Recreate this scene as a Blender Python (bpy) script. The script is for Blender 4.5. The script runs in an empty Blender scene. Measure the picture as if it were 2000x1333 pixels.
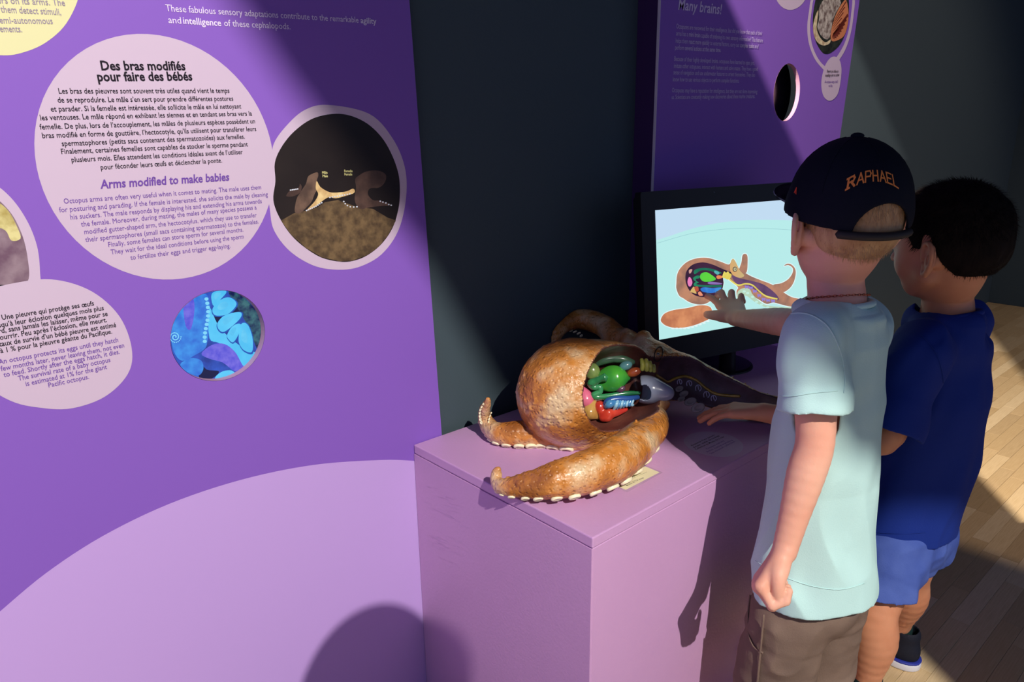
import bpy, bmesh, math, random
import numpy as np
import openvdb as vdb
from mathutils import Vector, Matrix
from mathutils.geometry import tessellate_polygon, delaunay_2d_cdt

sc = bpy.context.scene
COL = sc.collection
H = 1.28                                   # camera height above the floor (metres)
R_ = Vector((0.74385371, -0.66819501, -0.01403864))
U_ = Vector((0.19745258, 0.1996453, 0.9597678))
F_ = Vector((0.63850931, 0.7166988, -0.28044373))
EYE = Vector((0, 0, H))

# ------------------------------------------------------------------ camera
cam_d = bpy.data.cameras.new('camera'); cam = bpy.data.objects.new('camera', cam_d); COL.objects.link(cam)
cam_d.sensor_width = 36; cam_d.lens = 1450 / 2000 * 36; cam_d.clip_start = 0.02
M = Matrix((R_, U_, -F_)).transposed().to_4x4(); M.translation = EYE
cam.matrix_world = M
sc.camera = cam
# ------------------------------------------------------------------ world, exposure
sc.view_settings.view_transform = 'Standard'; sc.view_settings.look = 'None'
sc.view_settings.exposure = 0; sc.view_settings.gamma = 1; sc.view_settings.use_curve_mapping = False
w = bpy.data.worlds.new('world'); sc.world = w; w.use_nodes = True
bg = w.node_tree.nodes['Background']; bg.inputs[0].default_value = (0.44, 0.56, 1.0, 1); bg.inputs[1].default_value = 0.42

def spot(name, loc, target, power, color, angle, radius, blend=0.15):
    d = bpy.data.lights.new(name, 'SPOT'); o = bpy.data.objects.new(name, d); COL.objects.link(o)
    o.location = loc; o.rotation_euler = (Vector(target) - Vector(loc)).to_track_quat('-Z', 'Y').to_euler()
    d.energy = power; d.color = color; d.spot_size = math.radians(angle); d.spot_blend = blend; d.shadow_soft_size = radius
    return o
KEY = Vector((-0.13, -1.80, H + 1.85))
MID = Vector((-0.736, 0.645, H + 2.0))
spot('key_spot', KEY, (0.9, 0.95, 0.55), 640, (1.0, 0.945, 0.85), 80, 0.012)
spot('wedge_spot', MID, (2.3, 0.6, 0.92), 1600, (1.0, 0.88, 0.74), 58, 0.0015)
spot('far_spot', (3.4, -1.5, 3.2), (3.5, 0.8, 0.3), 130, (1.0, 0.78, 0.58), 84, 0.012, 0.5)

# ------------------------------------------------------------------ helpers
def ray(px, py): return F_ + R_ * ((px - 1000) / 1450) - U_ * ((py - 666.5) / 1450)
def atz(px, py, z): d = ray(px, py); return EYE + d * ((z - H) / d.z)
def aty(px, py, y): d = ray(px, py); return EYE + d * (y / d.y)
def atx(px, py, x): d = ray(px, py); return EYE + d * (x / d.x)
def atd(px, py, D): d = ray(px, py); return EYE + d * (D / math.hypot(d.x, d.y))
def lin(c):
    c /= 255.0
    return c / 12.92 if c <= 0.04045 else ((c + 0.055) / 1.055) ** 2.4
def rgb(r, g, b): return (lin(r), lin(g), lin(b), 1)

def mat(name, c, rough=0.6, spec=0.3, bump=0, bscale=60, c2=None, cscale=8, sss=0, emit=0, metal=0, coat=0, stretch=None, c3=None, detail=4, vor=0, vscale=60):
    m = bpy.data.materials.new(name); m.use_nodes = True
    nt = m.node_tree; b = nt.nodes['Principled BSDF']; L = nt.links.new
    b.inputs['Base Color'].default_value = c; b.inputs['Roughness'].default_value = rough
    b.inputs['Specular IOR Level'].default_value = spec; b.inputs['Metallic'].default_value = metal
    b.inputs['Coat Weight'].default_value = coat; b.inputs['Coat Roughness'].default_value = 0.2
    tc = nt.nodes.new('ShaderNodeTexCoord'); src = tc.outputs['Object']
    if stretch:
        mp = nt.nodes.new('ShaderNodeMapping'); mp.inputs['Scale'].default_value = stretch
        L(src, mp.inputs[0]); src = mp.outputs[0]
    col = None
    if c2:
        n = nt.nodes.new('ShaderNodeTexNoise'); n.inputs['Scale'].default_value = cscale; n.inputs['Detail'].default_value = detail
        L(src, n.inputs['Vector'])
        r = nt.nodes.new('ShaderNodeValToRGB'); e = r.color_ramp.elements
        e[0].position = 0.35; e[1].position = 0.65; e[0].color = c; e[1].color = c2
        if c3: x = e.new(0.5); x.color = c3
        L(n.outputs['Fac'], r.inputs[0]); col = r.outputs[0]; L(col, b.inputs['Base Color'])
    if sss:
        b.inputs['Subsurface Weight'].default_value = sss; b.inputs['Subsurface Radius'].default_value = (1, .35, .2)
        b.inputs['Subsurface Scale'].default_value = 0.006
    if emit:
        b.inputs['Base Color'].default_value = (0.01, 0.01, 0.01, 1)
        b.inputs['Emission Strength'].default_value = emit; b.inputs['Emission Color'].default_value = c
        if col:
            nt.links.remove(b.inputs['Base Color'].links[0]); L(col, b.inputs['Emission Color'])
    last = None
    if bump:
        n = nt.nodes.new('ShaderNodeTexNoise'); n.inputs['Scale'].default_value = bscale; n.inputs['Detail'].default_value = 4
        L(src, n.inputs['Vector'])
        bp = nt.nodes.new('ShaderNodeBump'); bp.inputs['Strength'].default_value = bump; bp.inputs['Distance'].default_value = 0.004
        L(n.outputs['Fac'], bp.inputs['Height']); last = bp
    if vor:
        v = nt.nodes.new('ShaderNodeTexVoronoi'); v.inputs['Scale'].default_value = vscale
        L(src, v.inputs['Vector'])
        r = nt.nodes.new('ShaderNodeValToRGB'); r.color_ramp.elements[0].position = 0.05; r.color_ramp.elements[1].position = 0.42
        L(v.outputs['Distance'], r.inputs[0])
        bp = nt.nodes.new('ShaderNodeBump'); bp.inputs['Strength'].default_value = abs(vor); bp.inputs['Distance'].default_value = 0.003; bp.invert = vor < 0
        L(r.outputs[0], bp.inputs['Height'])
        if last: L(last.outputs[0], bp.inputs['Normal'])
        last = bp
    if last: L(last.outputs[0], b.inputs['Normal'])
    return m

def link(name, me, m=None, parent=None, mats=None):
    o = bpy.data.objects.new(name, me); COL.objects.link(o)
    for mm in (mats or ([m] if m else [])): me.materials.append(mm)
    if parent: o.parent = parent
    return o
def tag(o, label=None, cat=None, group=None, kind=None):
    if label: o['label'] = label
    if cat: o['category'] = cat
    if group: o['group'] = group
    if kind: o['kind'] = kind
    return o
def empty(name, loc, label, cat, group=None):
    """a thing's base: parts are written in world coordinates, so the base only marks the place"""
    o = bpy.data.objects.new(name, None); COL.objects.link(o); o.location = loc; o.empty_display_size = 0.05
    return tag(o, label, cat, group)
def adopt(root):
    """keep world positions of the children after parenting to a placed base"""
    inv = Matrix.Translation(-root.location)
    for c in root.children: c.matrix_parent_inverse = inv
def from_py(name, vs, fs, m=None, parent=None, smooth=False, mats=None):
    me = bpy.data.meshes.new(name); me.from_pydata([tuple(v) for v in vs], [], fs); me.validate()
    if smooth: me.polygons.foreach_set('use_smooth', [True] * len(me.polygons))
    return link(name, me, m, parent, mats)
def box(name, lo, hi, m, parent=None, bevel=0.0, seg=2):
    bm = bmesh.new(); bmesh.ops.create_cube(bm, size=1)
    for v in bm.verts: v.co = Vector([(lo[i] + hi[i]) / 2 + v.co[i] * (hi[i] - lo[i]) for i in range(3)])
    if bevel: bmesh.ops.bevel(bm, geom=bm.edges[:], offset=bevel, segments=seg, affect='EDGES', profile=0.5)
    me = bpy.data.meshes.new(name); bm.to_mesh(me); bm.free()
    return link(name, me, m, parent)
def spline(pts, n=6, closed=True):
    """Catmull-Rom through 2D/3D points"""
    P = [Vector(p) for p in pts]; N = len(P); out = []
    rng = range(N) if closed else range(N - 1)
    for i in rng:
        if closed: a, b, c, d = P[i - 1], P[i], P[(i + 1) % N], P[(i + 2) % N]
        else: a, b, c, d = P[max(i - 1, 0)], P[i], P[i + 1], P[min(i + 2, N - 1)]
        for k in range(n):
            t = k / n
            out.append(0.5 * ((2 * b) + (c - a) * t + (2 * a - 5 * b + 4 * c - d) * t * t + (3 * b - a - 3 * c + d) * t ** 3))
    if not closed: out.append(P[-1])
    return out
class Plane:
    """a real flat surface: origin, right, up; normal points to the viewer's side"""
    def __init__(s, o, r, u): s.o, s.r, s.u = Vector(o), Vector(r).normalized(), Vector(u).normalized(); s.n = s.r.cross(s.u)
    def hit(s, px, py):
        d = ray(px, py); t = (s.o - EYE).dot(s.n) / d.dot(s.n); p = EYE + d * t - s.o
        return Vector((p.dot(s.r), p.dot(s.u)))
    def at(s, uv, off=0):
        if 0 < off < .004: off *= .3           # prints are hair-thin
        return s.o + s.r * uv[0] + s.u * uv[1] + s.n * off
def flat(name, pl, uvs, off, m, parent=None, thick=0, holes=()):
    """a flat print or plate cut to an outline on the plane (thick > 0: extruded backwards)"""
    loops = [[Vector((p[0], p[1])) for p in uvs]] + [[Vector((p[0], p[1])) for p in h] for h in holes]
    vs = [p for l in loops for p in l]
    tris = tessellate_polygon([[Vector((p[0], p[1], 0)) for p in l] for l in loops])
    P = [pl.at(p, off) for p in vs]; fs = []
    for t in tris:
        a, b, c = (vs[i] for i in t)
        fs.append(tuple(t) if (b - a).cross(c - a) > 0 else tuple(reversed(t)))
    if thick:
        n = len(P); P += [pl.at(p, off - thick) for p in vs]
        fs += [tuple(i + n for i in reversed(f)) for f in fs[:]]
        k = 0
        for l in loops:
            for i in range(len(l)): a, b = k + i, k + (i + 1) % len(l); fs.append((b, a, a + n, b + n))
            k += len(l)
    o = from_py(name, P, fs, m, parent)
    if thick:
        bm = bmesh.new(); bm.from_mesh(o.data); bmesh.ops.recalc_face_normals(bm, faces=bm.faces[:]); bm.to_mesh(o.data); bm.free()
    return o
def pix(pl, pts): return [pl.hit(*p) for p in pts]
def ell(cx, cy, rx, ry, n=72, a0=0.0): return [(cx + rx * math.cos(a0 + 2 * math.pi * i / n), cy + ry * math.sin(a0 + 2 * math.pi * i / n)) for i in range(n)]
def pxell(pl, l, r, t, b, n=72):
    """ellipse on the plane whose four extreme points lie at these places"""
    L, Rr, T, B = (pl.hit(*q) for q in (l, r, t, b))
    return ell((L.x + Rr.x) / 2, (T.y + B.y) / 2, (Rr.x - L.x) / 2, (T.y - B.y) / 2, n)

TEXTS = []       # (parent, name, material, plane, string, p0, p1, size, bold, shear, off)
def text(parent, name, m, pl, off, size, bold, rows, shear=0):
    for s, a, b in rows: TEXTS.append((parent, name, m, pl, s, pl.hit(*a), pl.hit(*b), size, bold, shear, off))
def build_texts():
    tmp = []
    for t in TEXTS:
        cu = bpy.data.curves.new('t', 'FONT'); cu.body = t[4]; cu.resolution_u = 2; cu.size = 1
        cu.offset = 0.0075 * t[8]; cu.shear = t[9]
        o = bpy.data.objects.new('t', cu); COL.objects.link(o); tmp.append(o)
    bpy.context.view_layer.update(); dg = bpy.context.evaluated_depsgraph_get()
    groups = {}
    for o, t in zip(tmp, TEXTS):
        me = bpy.data.meshes.new_from_object(o.evaluated_get(dg))
        n = len(me.vertices)
        if n:
            co = np.empty(n * 3); me.vertices.foreach_get('co', co); co = co.reshape(-1, 3)
            x0, x1 = co[:, 0].min(), co[:, 0].max(); p0, p1 = t[5], t[6]
            d = p1 - p0; W = d.length; e = d / W; up = Vector((-e.y, e.x))
            xs = (co[:, 0] - x0) / (x1 - x0) * W; ys = co[:, 1] * t[7]
            pl = t[3]; base = np.array(pl.at(p0, t[10])); ex = np.array(pl.r * e.x + pl.u * e.y); ey = np.array(pl.r * up.x + pl.u * up.y)
            V = base + xs[:, None] * ex + ys[:, None] * ey
            g = groups.setdefault((t[0].name, t[1], t[2].name), [t[0], t[1], t[2], [], [], 0])
            g[3].append(V); g[4] += [tuple(i + g[5] for i in p.vertices) for p in me.polygons]; g[5] += n
        bpy.data.meshes.remove(me)
    for o in tmp: c = o.data; bpy.data.objects.remove(o); bpy.data.curves.remove(c)
    for g in groups.values(): from_py(g[1], np.concatenate(g[3]).tolist(), g[4], g[2], g[0])

# ------------------------------------------------------------------ implicit sculpting (every figure is one continuous surface)
def vnoise(X, Y, Z, seed=0):
    r = np.random.RandomState(seed); T = r.rand(32, 32, 32).astype(np.float32)
    xi, yi, zi = np.floor(X).astype(int), np.floor(Y).astype(int), np.floor(Z).astype(int)
    fx, fy, fz = X - xi, Y - yi, Z - zi
    fx, fy, fz = (f * f * (3 - 2 * f) for f in (fx, fy, fz)); g = lambda a, b, c: T[(xi + a) & 31, (yi + b) & 31, (zi + c) & 31]
    l = lambda a, b, t: a + (b - a) * t
    return (l(l(l(g(0,0,0), g(1,0,0), fx), l(g(0,1,0), g(1,1,0), fx), fy), l(l(g(0,0,1), g(1,0,1), fx), l(g(0,1,1), g(1,1,1), fx), fy), fz) - 0.5) * 2
def cone_d(X, Y, Z, a, b, ra, rb):
    a = np.array(a, np.float32); ab = np.array(b, np.float32) - a; L = float(ab @ ab) + 1e-12
    x, y, z = X - a[0], Y - a[1], Z - a[2]
    t = np.clip((x * ab[0] + y * ab[1] + z * ab[2]) / L, 0, 1)
    return np.sqrt((x - t * ab[0]) ** 2 + (y - t * ab[1]) ** 2 + (z - t * ab[2]) ** 2) - (ra + t * (rb - ra))
def ell_d(X, Y, Z, c, r, B):
    x, y, z = X - c[0], Y - c[1], Z - c[2]; q = []; k = []
    for i in range(3):
        v = (x * B[i][0] + y * B[i][1] + z * B[i][2]) / r[i]; q.append(v * v); k.append((v / r[i]) ** 2)
    k0 = np.sqrt(q[0] + q[1] + q[2]); k1 = np.sqrt(k[0] + k[1] + k[2]) + 1e-9
    return k0 * (k0 - 1) / k1
I3 = ((1, 0, 0), (0, 1, 0), (0, 0, 1))
def ridge(X, Y, Z, seed): return (1 - np.abs(vnoise(X, Y, Z, seed)) * 2.2).clip(-.6, 1)
from mathutils.bvhtree import BVHTree
def bvh_of(o): return BVHTree.FromPolygons([v.co[:] for v in o.data.vertices], [p.vertices[:] for p in o.data.polygons])
def cast(bvh, px, py, lift=0.0):
    h = bvh.ray_cast(EYE, ray(px, py).normalized())
    if h[0] is None: return None, None
    n = h[1].normalized(); n = n if n.dot(ray(px, py)) < 0 else -n
    return h[0] + n * lift, n
def lay(bvh, pts, r, m, parent, name, n=5, lift=.0006, seg=5):
    """a thread or cord following a surface"""
    out = []
    for p in spline([Vector(q) for q in pts], n, False):
        h, nn = cast(bvh, p.x, p.y, lift)
        if h is not None and (not out or (h - out[-1]).length < .03): out.append(h)
    if len(out) > 2: return tube(name, out, [r] * len(out), m, parent, seg, 1)
class Sdf:
    def __init__(s, lo, hi, h):
        s.lo = np.array(lo, np.float32); s.h = h; s.n = np.ceil((np.array(hi) - s.lo) / h).astype(int) + 1
        s.D = np.full(s.n, 0.05, np.float32)
        s.ax = [s.lo[i] + h * np.arange(s.n[i], dtype=np.float32) for i in range(3)]
    def sl(s, lo, hi):
        return tuple(slice(int(np.clip((lo[i] - s.lo[i]) // s.h, 0, s.n[i])), int(np.clip((hi[i] - s.lo[i]) // s.h + 2, 0, s.n[i]))) for i in range(3))
    def grid(s, sl): return s.ax[0][sl[0]][:, None, None], s.ax[1][sl[1]][None, :, None], s.ax[2][sl[2]][None, None, :]
    def put(s, f, lo, hi, k=0.0, sub=False):
        m = k + 4 * s.h + 0.01; sl = s.sl([v - m for v in lo], [v + m for v in hi])
        if any(q.stop <= q.start for q in sl): return
        d = f(*s.grid(sl)).astype(np.float32); A = s.D[sl]
        if sub:
            d = -d; hh = np.maximum(k - np.abs(A - d), 0) / k if k else 0; s.D[sl] = np.maximum(A, d) + (hh * hh * k / 4 if k else 0)
        else:
            hh = np.maximum(k - np.abs(A - d), 0) / k if k else 0; s.D[sl] = np.minimum(A, d) - (hh * hh * k / 4 if k else 0)
    def cone(s, a, b, ra, rb, k=0.0, sub=False):
        r = max(ra, rb); lo = [min(a[i], b[i]) - r for i in range(3)]; hi = [max(a[i], b[i]) + r for i in range(3)]
        s.put(lambda X, Y, Z: cone_d(X, Y, Z, a, b, ra, rb), lo, hi, k, sub)
    def chain(s, pts, rs, k=0.01, sub=False, fine=4):
        P = spline([Vector(p) for p in pts], fine, False) if len(pts) > 2 else [Vector(p) for p in pts]; R = [v[0] for v in spline([(r, 0) for r in rs], fine, False)] if len(pts) > 2 else rs
        for i in range(len(P) - 1): s.cone(P[i], P[i + 1], R[i], R[i + 1], k if i < fine else min(k, .0015), sub)
    def ball(s, c, r, k=0.0, sub=False): s.cone(c, c, r, r, k, sub)
    def ell(s, c, r, B=I3, k=0.0, sub=False):
        m = max(r); s.put(lambda X, Y, Z: ell_d(X, Y, Z, c, r, B), [v - m for v in c], [v + m for v in c], k, sub)
    def half(s, p, n, k=0.0):
        """cut away everything on the side the normal points to"""
        X, Y, Z = s.grid((slice(None),) * 3)
        d = ((X - p[0]) * n[0] + (Y - p[1]) * n[1] + (Z - p[2]) * n[2]).astype(np.float32); s.D = np.maximum(s.D, d)
    def mesh(s, name, m, parent=None, mats=None, iso=0.0, pick=None):
        g = vdb.FloatGrid(3 * s.h); g.copyFromArray(np.clip(s.D - iso, -3 * s.h, 3 * s.h))
        p, q = g.convertToQuads(0.0)
        p = p * s.h + s.lo
        me = bpy.data.meshes.new(name); me.vertices.add(len(p)); me.vertices.foreach_set('co', p.astype(np.float32).ravel())
        me.loops.add(q.size); me.loops.foreach_set('vertex_index', q[:, ::-1].astype(np.int32).ravel())
        me.polygons.add(len(q)); me.polygons.foreach_set('loop_start', np.arange(0, q.size, 4, dtype=np.int32))
        me.polygons.foreach_set('use_smooth', np.ones(len(q), bool))
        if pick is not None: me.polygons.foreach_set('material_index', pick(p[q].mean(1)).astype(np.int32))
        me.update(); me.validate()
        return link(name, me, m, parent, mats)
def stack(S, T, rows, k=0.0, sub=False):
    """upright body of elliptical sections: rows of (z, x, y, half depth, half width)"""
    rows = sorted(rows); zs = [r[0] for r in rows]; o = T(0, 0, 0); m = max(max(r[3:]) for r in rows) + .04
    def f(X, Y, Z):
        g = [np.interp(Z, zs, [r[i] for r in rows]).astype(np.float32) for i in (1, 2, 3, 4)]
        u = (X - o.x) * T.f.x + (Y - o.y) * T.f.y - g[0]; v = (X - o.x) * T.l.x + (Y - o.y) * T.l.y - g[1]
        q = np.sqrt((u / g[2]) ** 2 + (v / g[3]) ** 2); gr = np.sqrt((u / g[2] ** 2) ** 2 + (v / g[3] ** 2) ** 2) + 1e-6
        d = np.where(q > .3, (q - 1) * q / gr, -.03); return np.maximum(d, np.maximum(zs[0] - Z, Z - zs[-1]))
    S.put(f, (o.x - m, o.y - m, zs[0]), (o.x + m, o.y + m, zs[-1]), k, sub)
def frame(c, az, pitch=0.0):
    """local frame: forward, left, up"""
    a, p = math.radians(az), math.radians(pitch)
    f = Vector((math.cos(a) * math.cos(p), math.sin(a) * math.cos(p), math.sin(p))); l = Vector((-math.sin(a), math.cos(a), 0)); u = f.cross(l)
    c = Vector(c); T = lambda x, y, z: c + f * x + l * y + u * z
    T.f, T.l, T.u, T.B = f, l, u, (tuple(f), tuple(l), tuple(u)); return T
def tube(name, pts, rs, m, parent=None, seg=10, n=5, smooth=True):
    """a swept tube with varying radius and round ends"""
    P = spline(pts, n, False); rr = [v[0] for v in spline([(r, 0) for r in rs], n, False)]
    P = [P[0] - (P[1] - P[0]).normalized() * rr[0] * .6] + P + [P[-1] + (P[-1] - P[-2]).normalized() * rr[-1] * .6]; rr = [rr[0] * .15] + rr + [rr[-1] * .15]
    vs, fs = [], []; nrm = None
    for i, p in enumerate(P):
        t = (P[min(i + 1, len(P) - 1)] - P[max(i - 1, 0)]).normalized()
        nrm = (nrm - t * nrm.dot(t)).normalized() if nrm else t.orthogonal().normalized(); b = t.cross(nrm)
        for k in range(seg): a = 2 * math.pi * k / seg; vs.append(p + (nrm * math.cos(a) + b * math.sin(a)) * rr[i])
    for i in range(len(P) - 1):
        for k in range(seg): k2 = (k + 1) % seg; fs.append((i * seg + k, i * seg + k2, (i + 1) * seg + k2, (i + 1) * seg + k))
    fs += [tuple(range(seg - 1, -1, -1)), tuple(range((len(P) - 1) * seg, len(P) * seg))]
    return from_py(name, vs, fs, m, parent, smooth)
def blob(name, c, r, m, parent=None, B=None, sub=3):
    bm = bmesh.new(); bmesh.ops.create_icosphere(bm, subdivisions=sub, radius=1); B = B or I3
    for v in bm.verts:
        v.co = Vector(c) + sum((Vector(B[i]) * v.co[i] * r[i] for i in range(3)), Vector())
    me = bpy.data.meshes.new(name); bm.to_mesh(me); bm.free()
    for p in me.polygons: p.use_smooth = True
    return link(name, me, m, parent)
def setting(o): return tag(o, kind='structure')
# ================================================================== SETTING
WALL = mat('dark_wall_paint', rgb(68, 82, 90), 0.75, 0.2, bump=0.12, bscale=220)
PANEL = mat('violet_print', rgb(134, 92, 192), 0.55, 0.25)
PANEL_LIGHT = mat('light_violet_print', rgb(194, 160, 226), 0.55, 0.25)
LILAC = mat('lilac_print', rgb(203, 182, 206), 0.55, 0.25)
YELLOWP = mat('pale_yellow_print', rgb(222, 218, 168), 0.55, 0.25)
INK = mat('black_ink', rgb(28, 20, 34), 0.6, 0.2)
VINK = mat('violet_ink', rgb(112, 74, 164), 0.6, 0.2)
GINK = mat('grey_violet_ink', rgb(150, 136, 160), 0.6, 0.2)
WINK = mat('white_ink', rgb(232, 218, 244), 0.6, 0.2)
EDGE = mat('board_edge', rgb(196, 150, 178), 0.6, 0.2)
setting(box('wall_back', (-1.2, 1.225, 0), (1.56, 1.62, 3.3), WALL))
setting(box('wall_right', (1.56, 1.60, 0), (6.15, 1.70, 3.3), WALL))
setting(box('wall_far', (6.03, -3.0, 0), (6.15, 1.60, 3.3), WALL))
CEIL = mat('ceiling_paint', rgb(28, 28, 32), 0.9, 0.1)
setting(box('ceiling', (-1.2, -2.4, 3.3), (6.15, 1.7, 3.36), CEIL))
# added out-of-view boards, shaped so their edges cut the lamp beams
def board_poly(name, P, th):
    n = (P[1] - P[0]).cross(P[2] - P[0]).normalized() * th; k = len(P)
    fs = [tuple(range(k)), tuple(range(2 * k - 1, k - 1, -1))] + [(i, (i + 1) % k, (i + 1) % k + k, i + k)[::-1] for i in range(k)]
    return setting(from_py(name, P + [p + n for p in P], fs, CEIL))
yb = -1.15; dirs_ = [(.10, -.38), (.239, -.593), (.330, -.706), (.392, -.815), (.43, -.83), (.49, -.845), (.505, -.96), (.56, -1.05), (.70, -1.15), (.84, -1.25), (.88, -1.6), (.90, -2.3)]
edge_ = [Vector((KEY.x + (yb - KEY.y) * a, yb, KEY.z + (yb - KEY.y) * b)) for a, b in dirs_]
edge_ = [Vector((edge_[0].x, yb, 3.3))] + edge_ + [Vector((1.3, yb, edge_[-1].z)), Vector((1.3, yb, 3.3))]
pl_e = Plane((0, yb, 0), (1, 0, 0), (0, 0, 1))
setting(flat('beam_blocker_1', pl_e, [(p.x, p.z) for p in edge_], 0, CEIL, None, 0.02))
def p2y(z, x=0.0): return (-0.319 + 0.522 * x + 0.558 * (z - H)) / 0.645
def p3y(z, x=0.0): return (-0.263 + 0.388 * x + 0.519 * (z - H)) / 0.762
xb = -0.50
m0, m1 = 2.62, 3.3
board_poly('beam_blocker_2', [Vector((xb, p2y(m1, xb), m1)), Vector((xb, 1.2, m1)), Vector((xb, 1.2, m0)), Vector((xb, p2y(m0, xb), m0))], 0.004)
yc = MID.y - 0.054 * (xb - MID.x); zc = H + (yc * 0.762 + 0.263 - 0.388 * xb) / 0.519
board_poly('beam_blocker_3', [Vector((xb, p3y(m1, xb), m1)), Vector((xb, yc, zc)), Vector((xb, yc, m0)), Vector((xb, -0.05, m0)), Vector((xb, -0.05, m1))], 0.004)
board_poly('beam_blocker_4', [Vector((3.4 - 0.6 / 3.2, -2.2, 2.6)), Vector((3.4 - 0.6 / 3.2, 1.5, 2.6)), Vector((2.0, 1.5, 2.6)), Vector((2.0, -2.2, 2.6))], 0.02)

# parquet: strips run along x, 48.5 mm wide
WOODS = [mat('maple_%d' % i, rgb(*a), 0.42, 0.4, c2=rgb(*b), cscale=5, stretch=(3, 60, 1), bump=0.08, bscale=60) for i, (a, b) in enumerate([
    ((214, 186, 142), (226, 200, 158)), ((206, 176, 132), (218, 190, 146)), ((222, 196, 154), (234, 210, 170)), ((210, 182, 138), (200, 170, 126)), ((194, 166, 124), (208, 180, 138))])]
floor = setting(box('floor', (-1.2, -3.0, -0.03), (6.15, 1.7, -0.006), mat('floor_gap', rgb(58, 44, 30), 0.8, 0.1)))
random.seed(5)
W_ = 0.0485; strips = []
for j in range(-62, 34):
    y0 = 0.0085 + (j) * W_
    if y0 > 1.6: continue
    x = (1.0 if j >= -10 else -1.2) + random.random() * 0.3
    while x < 6.03:
        l = random.choice((0.26, 0.31, 0.36, 0.42)); strips.append((x, y0, min(x + l, 6.03), j)); x += l
meshes = {}
near = []; far = []
for s in strips:
    cx, cy = (s[0] + s[2]) / 2, s[1] + W_ / 2
    v = Vector((cx, cy, 0)) - EYE; dep = v.dot(F_); sx = 1000 + 1450 * v.dot(R_) / dep; sy = 666.5 - 1450 * v.dot(U_) / dep
    inview = 1560 < sx < 2120 and 560 < sy < 1460
    (near if inview and j >= -10 else far).append((v.length, s))
for j in range(-10, 34):
    x = 1.0
    while x > -1.2 and 0.0085 + j * W_ < 1.2: far.append((9, (x - .36, 0.0085 + j * W_, x, j))); x -= .36
near.sort(); far += near[290:]; near = near[:290]
for _, (x0, y0, x1, j) in near:
    wd = random.randrange(5); key = (round(x1 - x0, 2), wd)
    if key not in meshes:
        o = box('plank', (0, 0, -0.006), (x1 - x0 - 0.0007, W_ - 0.0007, 0.0), WOODS[wd], floor, 0.0004, 1); meshes[key] = o.data
    else:
        o = bpy.data.objects.new('plank', meshes[key]); COL.objects.link(o); o.parent = floor
    o.location = (x0, y0, random.uniform(-0.0002, 0.0))
vs, fs, mi = [], [], []
for _, (x0, y0, x1, j) in far:
    k = len(vs); vs += [(x0, y0, 0), (x1 - 0.0008, y0, 0), (x1 - 0.0008, y0 + W_ - 0.0008, 0), (x0, y0 + W_ - 0.0008, 0)]
    vs += [(a, b, -0.006) for a, b, c in vs[k:k + 4]]
    fs += [(k, k + 1, k + 2, k + 3)] + [(k + (i + 1) % 4, k + i, k + 4 + i, k + 4 + (i + 1) % 4) for i in range(4)]; mi += [random.randrange(5)] * 5
o = from_py('distant_planks', vs, fs, None, floor, mats=WOODS); o['kind'] = 'stuff'
o.data.polygons.foreach_set('material_index', mi)

# ================================================================== FIRST PANEL
PY = 1.207
p1 = Plane((0.86, PY, H), (1, 0, 0), (0, 0, 1))
tr, mr, br = p1.hit(799.5, 0), p1.hit(829.5, 400), p1.hit(862, 838)
sl = (br.x - tr.x) / (br.y - tr.y)
RX = lambda v: tr.x + (v - tr.y) * sl
hole1 = pxell(p1, (330, 655), (519, 657), (425, 567), (425, 746), 64)
panel = empty('exhibit_panel', (0.1, PY, 0), 'violet exhibit panel with lilac text circles, left of the octopus pedestal', 'panel')
TOP = 1.25
flat('panel_board', p1, [(-1.85, -H), (RX(-H), -H), (RX(TOP), TOP), (-1.85, TOP)], 0, None, panel, 0.016, [hole1]).data.materials.append(PANEL)
rim = ell(*[(max(c) + min(c)) / 2 for c in zip(*hole1)], *[(max(c) - min(c)) / 2 for c in zip(*hole1)], 64)
o1 = from_py('hole_rim', [p1.at((x, y), 0.0003) for x, y in hole1] + [p1.at(((x - rim[0][0] * 0) , y), -0.0165) for x, y in hole1],
        [(i, (i + 1) % 64, (i + 1) % 64 + 64, i + 64) for i in range(64)], EDGE, panel)
for v in o1.data.vertices:      # sits just inside the cut
    c = p1.at(((max(h[0] for h in hole1) + min(h[0] for h in hole1)) / 2, (max(h[1] for h in hole1) + min(h[1] for h in hole1)) / 2)); d = Vector((v.co.x - c.x, 0, v.co.z - c.z)); v.co -= d.normalized() * 0.0006
arc = pix(p1, spline([(0, 1195), (90, 1120), (200, 1048), (330, 985), (470, 938), (610, 909), (745, 899), (812, 901)], 6, False))
arc = [Vector((arc[0].x - .35, arc[0].y - .32)), Vector((arc[0].x - .18, arc[0].y - .14))] + arc
arc = [a for a in arc if a.x < RX(a.y) - 0.002] + [Vector((RX(arc[-1].y) - 0.0005, arc[-1].y))]
flat('printed_arc', p1, arc + [Vector((RX(-H) - 0.0005, -H + 0.001)), Vector((arc[0].x, -H + 0.001))], 0.0004, PANEL_LIGHT, panel)
flat('text_circle', p1, pxell(p1, (55, 240), (536, 330), (265, 65), (345, 546)), 0.0008, LILAC, panel)
flat('text_circle', p1, pix(p1, spline([(-110, 640), (-40, 575), (40, 551), (110, 547), (180, 570), (233, 618), (257, 680), (250, 730), (205, 775), (140, 798), (80, 797), (20, 783), (-50, 740), (-105, 690)], 6)), 0.0012, LILAC, panel)
flat('text_circle', p1, pix(p1, spline([(-250, -90), (-120, -200), (60, -150), (140, -60), (155, -15), (130, 45), (88, 84), (40, 104), (0, 108), (-60, 100), (-150, 60), (-220, 0)], 6)), 0.0008, YELLOWP, panel)
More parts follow.
